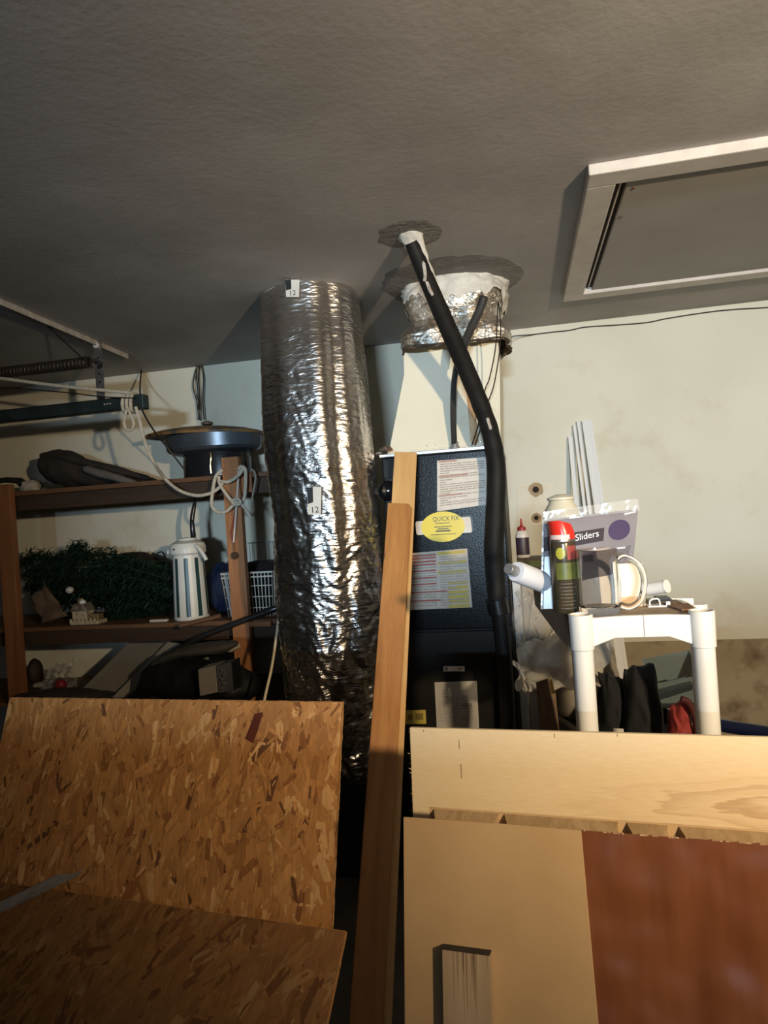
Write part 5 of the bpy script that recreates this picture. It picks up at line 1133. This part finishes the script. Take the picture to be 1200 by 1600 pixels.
gl = thing('glue_bottle', 'white glue bottle with a red nozzle cap and dark label beside the furnace', 'bottle', cg)
hG = P(818, 828, 3.0).z-cg.z
MB().lathe([(9.5*sg, 0), (10*sg, .004), (10*sg, hG*.80), (8*sg, hG*.93), (5.5*sg, hG)], cg, 28, sy=.7).build('bottle', mat('bottle_white', (.74, .70, .66), rough=.35), gl, smooth=True)
MB().lathe([(10.1*sg, .012), (10.15*sg, .014), (10.15*sg, hG*.72), (10.1*sg, hG*.73)], cg, 28, sy=.71).build('label', mat('glue_label', (.05, .03, .03), (.035, .025, .055), rough=.4, scale=30), gl, smooth=True)
MB().lathe([(6.5*sg, hG-.002), (6.5*sg, hG+.012), (3*sg, hG+.016), (1.8*sg, hG+.022), (1.2*sg, hG+.048), (.3*sg, hG+.050)], cg, 20).build('nozzle_cap', mat('nozzle_red', (.42, .03, .04), rough=.4), gl, smooth=True)
# caulk tube and grey strip
a_ = P(806, 893, 1.70); b_ = P(852, 911, 1.80)
ck = thing('caulk_tube', 'white plastic tube with a grey stub end beside the black pipe', 'tube', b_)
MB().tube([a_, a_+(b_-a_)*.06, b_], [.024, .0265, .0275], 28).build('tube', mat('tube_white', (.72, .74, .80), (.66, .68, .74), rough=.3), ck, smooth=True)
dd = (a_-b_).normalized(); MB().tube([a_-dd*.002, a_+dd*.032], .0135, 20).build('stub', mat('stub_grey', (.36, .36, .38), rough=.35, metal=.5), ck, smooth=True, bevel=.001)
n0 = [P(888, 966, 1.69), P(888, 1012, 1.69), P(836, 945, 2.25), P(832, 912, 2.25)]
tag(MB().slab([n0[0], n0[1], P(876, 1000, 1.78), n0[2], n0[3]], (.006, .004, 0)).build('grey_strip', mat('strip_grey_brown', (.26, .22, .18), (.20, .165, .13), rough=.75)), 'flat grey brown strip running back from the left corner of the rack', 'strip')

# work table behind the plywood, with the things heaped on it
TT = .745
tbl = thing('work_table', 'low dark work table behind the plywood sheet carrying the black bag', 'table', (.75, 2.35, 0))
M_tab = mat('table_brown', (.06, .045, .035), (.04, .03, .024), rough=.8)
TXR = P(1106, 1100, 2.0).x; MB().box((.02, 2.0, TT-.03), (TXR, 2.75, TT)).build('tabletop', M_tab, tbl, bevel=.003)
for (x, y) in ((.05, 2.03), (TXR-.06, 2.03), (.05, 2.67), (TXR-.06, 2.67)): MB().box((x, y, 0), (x+.05, y+.05, TT-.03)).build('leg', M_tab, tbl)
def tpt(x, Y): return V((P(x, 1100, Y).x, Y, TT))
# clear sheeting draped over a pale sack
c = tpt(895, 2.4)
sk = blob('pale_sack', 'grey beige sack under the plastic sheeting left of the black bag', 'sack', V((P(905, 1060, 2.45).x, 2.45, TT+.13)), .135, .12, .145, mat('sack_beige', (.32, .27, .21), (.25, .21, .16), rough=.9, bump=.3, scale=7), 6, .14)
q = [P(806, 1000, 2.62), P(938, 1006, 2.60), P(940, 1072, 2.18), P(812, 1080, 2.22)]
sheet = crumple(q, 44, 30, .030, 3)
ct = V((P(905, 1060, 2.45).x, 2.45, TT+.13))
sheet.v = [p if ((p-ct)*1).length > .175 else ct+(p-ct).normalized()*.175 for p in sheet.v]
tag(sheet.build('plastic_sheeting', M_film2, smooth=True, sharp=0), 'dusty translucent plastic sheeting draped over the beige sack', 'sheeting')
q = [P(803, 925, 2.70), P(858, 918, 2.72), P(868, 1040, 2.66), P(812, 1040, 2.62)]
tag(crumple(q, 24, 40, .035, 11).build('hanging_film', M_film, smooth=True, sharp=0), 'clear plastic film hanging over the pale packing block', 'sheeting')
q = [P(801, 1030, 2.2), P(812, 1040, 2.15), P(832, 1076, 2.08), P(822, 1084, 2.1)]
tag(crumple(q, 12, 20, .012, 15).build('film_fold', M_film2, smooth=True, sharp=0), 'loose fold of plastic film hanging beside the furnace foot', 'sheeting')
a_ = P(850, 1060, 2.1); b_ = V((P(862, 1150, 2.02).x, 2.03, TT+.002))
stk = thing('wood_stake', 'rough brown wooden stake with a yellow strip beside the plastic sheeting', 'stake', b_)
M_ = frame(b_, (1, .2, 0), a_-b_); Ln = (a_-b_).length
MB().slab([M_ @ V(p) for p in [(-.026, 0, 0), (.026, 0, 0), (.030, 0, Ln*.8), (.012, 0, Ln), (-.02, 0, Ln*.96)]], M_.to_3x3() @ V((0, .03, 0))).build('stake', mat('stake_brown', (.16, .10, .06), (.10, .06, .035), rough=.85, scale=12, stretch=(4, 4, 1)), stk, bevel=.002)
MB().slab([P(857, 1058, 2.055), P(862, 1057, 2.055), P(867, 1084, 2.05), P(862, 1084, 2.05)], (0, .004, 0)).build('yellow_strip', mat('strip_yellow', (.55, .33, .05), rough=.6), stk)
# black bag of two humps
bb = thing('black_tote_bag', 'black fabric tote bag with two humps seen between the rack legs', 'bag', tpt(990, 2.2))
def sack(q, th, bul, seed):
    """soft slab between the four outline corners, bulging to the camera and back"""
    mb = MB(); nu, nv = 22, 20; front = []; 
    def pt(u, v, s_):
        p = bil(q, u, v); e = (1-abs(2*u-1)**3)*(1-abs(2*v-1)**4)
        p = p+V((0, s_*(th*.2+th*e), 0))+V((.012*noise.noise(V((u*3, v*3, seed))), s_*.012*noise.noise(V((u*5, v*5, seed+1))), .010*noise.noise(V((u*4, 3, seed)))*(1-v)))
        p.z = max(p.z, TT+.001); return p
    mb.grid(lambda u, v: pt(u, v, -1), nu, nv); mb.grid(lambda u, v: pt(u, v, 1), nu, nv)
    n = nu*nv; ed = [i for i in range(nu)]+[nu*j+nu-1 for j in range(1, nv)]+[n-2-i for i in range(nu-1)]+[nu*j for j in range(nv-2, 0, -1)]
    for i in range(len(ed)): a_, b_ = ed[i], ed[(i+1) % len(ed)]; mb.f.append([a_, b_, n+b_, n+a_]); mb.c.append(None); mb.mi.append(0)
    return mb
M_bag = mat('black_fabric', (.006, .006, .007), (.010, .010, .011), rough=.85, scale=30, bump=.3)
sack([P(934, 1050, 2.2), P(980, 1062, 2.2), P(985, 1175, 2.2), P(930, 1175, 2.2)], .05, 0, 3).build('left_hump', M_bag, bb, smooth=True, sharp=50)
sack([P(976, 1046, 2.15), P(1021, 1037, 2.15), P(1042, 1180, 2.15), P(968, 1180, 2.15)], .06, 0, 8).build('right_hump', M_bag, bb, smooth=True, sharp=50)
MB().slab([P(964, 1138, 2.05), P(980, 1139, 2.05), P(981, 1150, 2.05), P(963, 1150, 2.05)], (0, .002, 0)).build('white_tag', mat('tag_white', (.62, .56, .48), rough=.6), bb)
bpy.data.objects['white_tag'].location.x -= .01
# grey green tubs
tb_ = thing('plastic_tub', 'greenish grey translucent tub tilted behind the black bag', 'tub', tpt(1050, 2.5))
M_tub = clear_mat('tub_plastic', (.16, .20, .20), .85, .12)
ctb = P(1055, 1062, 2.5)
mt_ = Matrix.Translation(ctb) @ Matrix.Rotation(R_(-10), 4, 'Y') @ Matrix.Rotation(R_(12), 4, 'X')
mb = MB(); W2, D2, H2 = .075, .09, .05
for s_ in (1,): mb.slab([mt_ @ V(p) for p in [(-W2, -D2, -H2), (W2, -D2, -H2), (W2*1.12, -D2*1.1, H2), (-W2*1.12, -D2*1.1, H2)]], mt_.to_3x3() @ V((0, .004, 0)))
mb.slab([mt_ @ V(p) for p in [(-W2, -D2, -H2), (W2, -D2, -H2), (W2, D2, -H2), (-W2, D2, -H2)]], mt_.to_3x3() @ V((0, 0, .004)))
mb.slab([mt_ @ V(p) for p in [(-W2, D2, -H2), (W2, D2, -H2), (W2*1.12, D2*1.1, H2), (-W2*1.12, D2*1.1, H2)]], mt_.to_3x3() @ V((0, -.004, 0)))
for s_ in (-1, 1): mb.slab([mt_ @ V(p) for p in [(s_*W2, -D2, -H2), (s_*W2, D2, -H2), (s_*W2*1.12, D2*1.1, H2), (s_*W2*1.12, -D2*1.1, H2)]], mt_.to_3x3() @ V((-s_*.004, 0, 0)))
mb.build('tub_walls', M_tub, tb_)
mb = MB().slab([P(1024, 1084, 2.36), P(1083, 1068, 2.36), P(1083, 1078, 2.36), P(1026, 1096, 2.36)], (0, .10, 0)); mb.build('tub_lid', mat('tub_lid_dark', (.03, .04, .045), (.022, .03, .034), rough=.18), tb_, bevel=.003)
# tub stands on a dark box
tag(MB().box((P(1030, 1110, 2.4).x, 2.36, TT+.001), (P(1080, 1110, 2.4).x+.02, 2.6, P(1050, 1098, 2.4).z-.006)).build('dark_box', M_bkp, bevel=.004), 'dark box under the greenish tub behind the red bag', 'box')
rb_ = thing('red_bag', 'red cloth bag with a dark edge at the right rack leg', 'bag', tpt(1064, 2.2))
sack([P(1046, 1106, 2.22), P(1072, 1092, 2.22), P(1090, 1160, 2.22), P(1040, 1170, 2.22)], .035, 0, 5).build('bag', mat('red_cloth', (.30, .035, .030), (.24, .028, .024), rough=.8, bump=.2), rb_, smooth=True, sharp=50)
MB().tube(spline([P(1064, 1092, 2.17), P(1076, 1098, 2.17), P(1086, 1120, 2.17), P(1090, 1150, 2.17)], 6), .010, 8).build('dark_edging', mat('edging_maroon', (.07, .012, .012), rough=.8), rb_, smooth=True)
tag(MB().tube([P(1112, 1131, 2.3), P(1215, 1147, 2.2), P(1330, 1162, 2.1)], .020, 16).build('blue_pipe', mat('pipe_navy', (.010, .016, .055), (.008, .012, .04), rough=.3), smooth=True), 'dark blue pipe lying behind the plywood at the right edge', 'pipe')
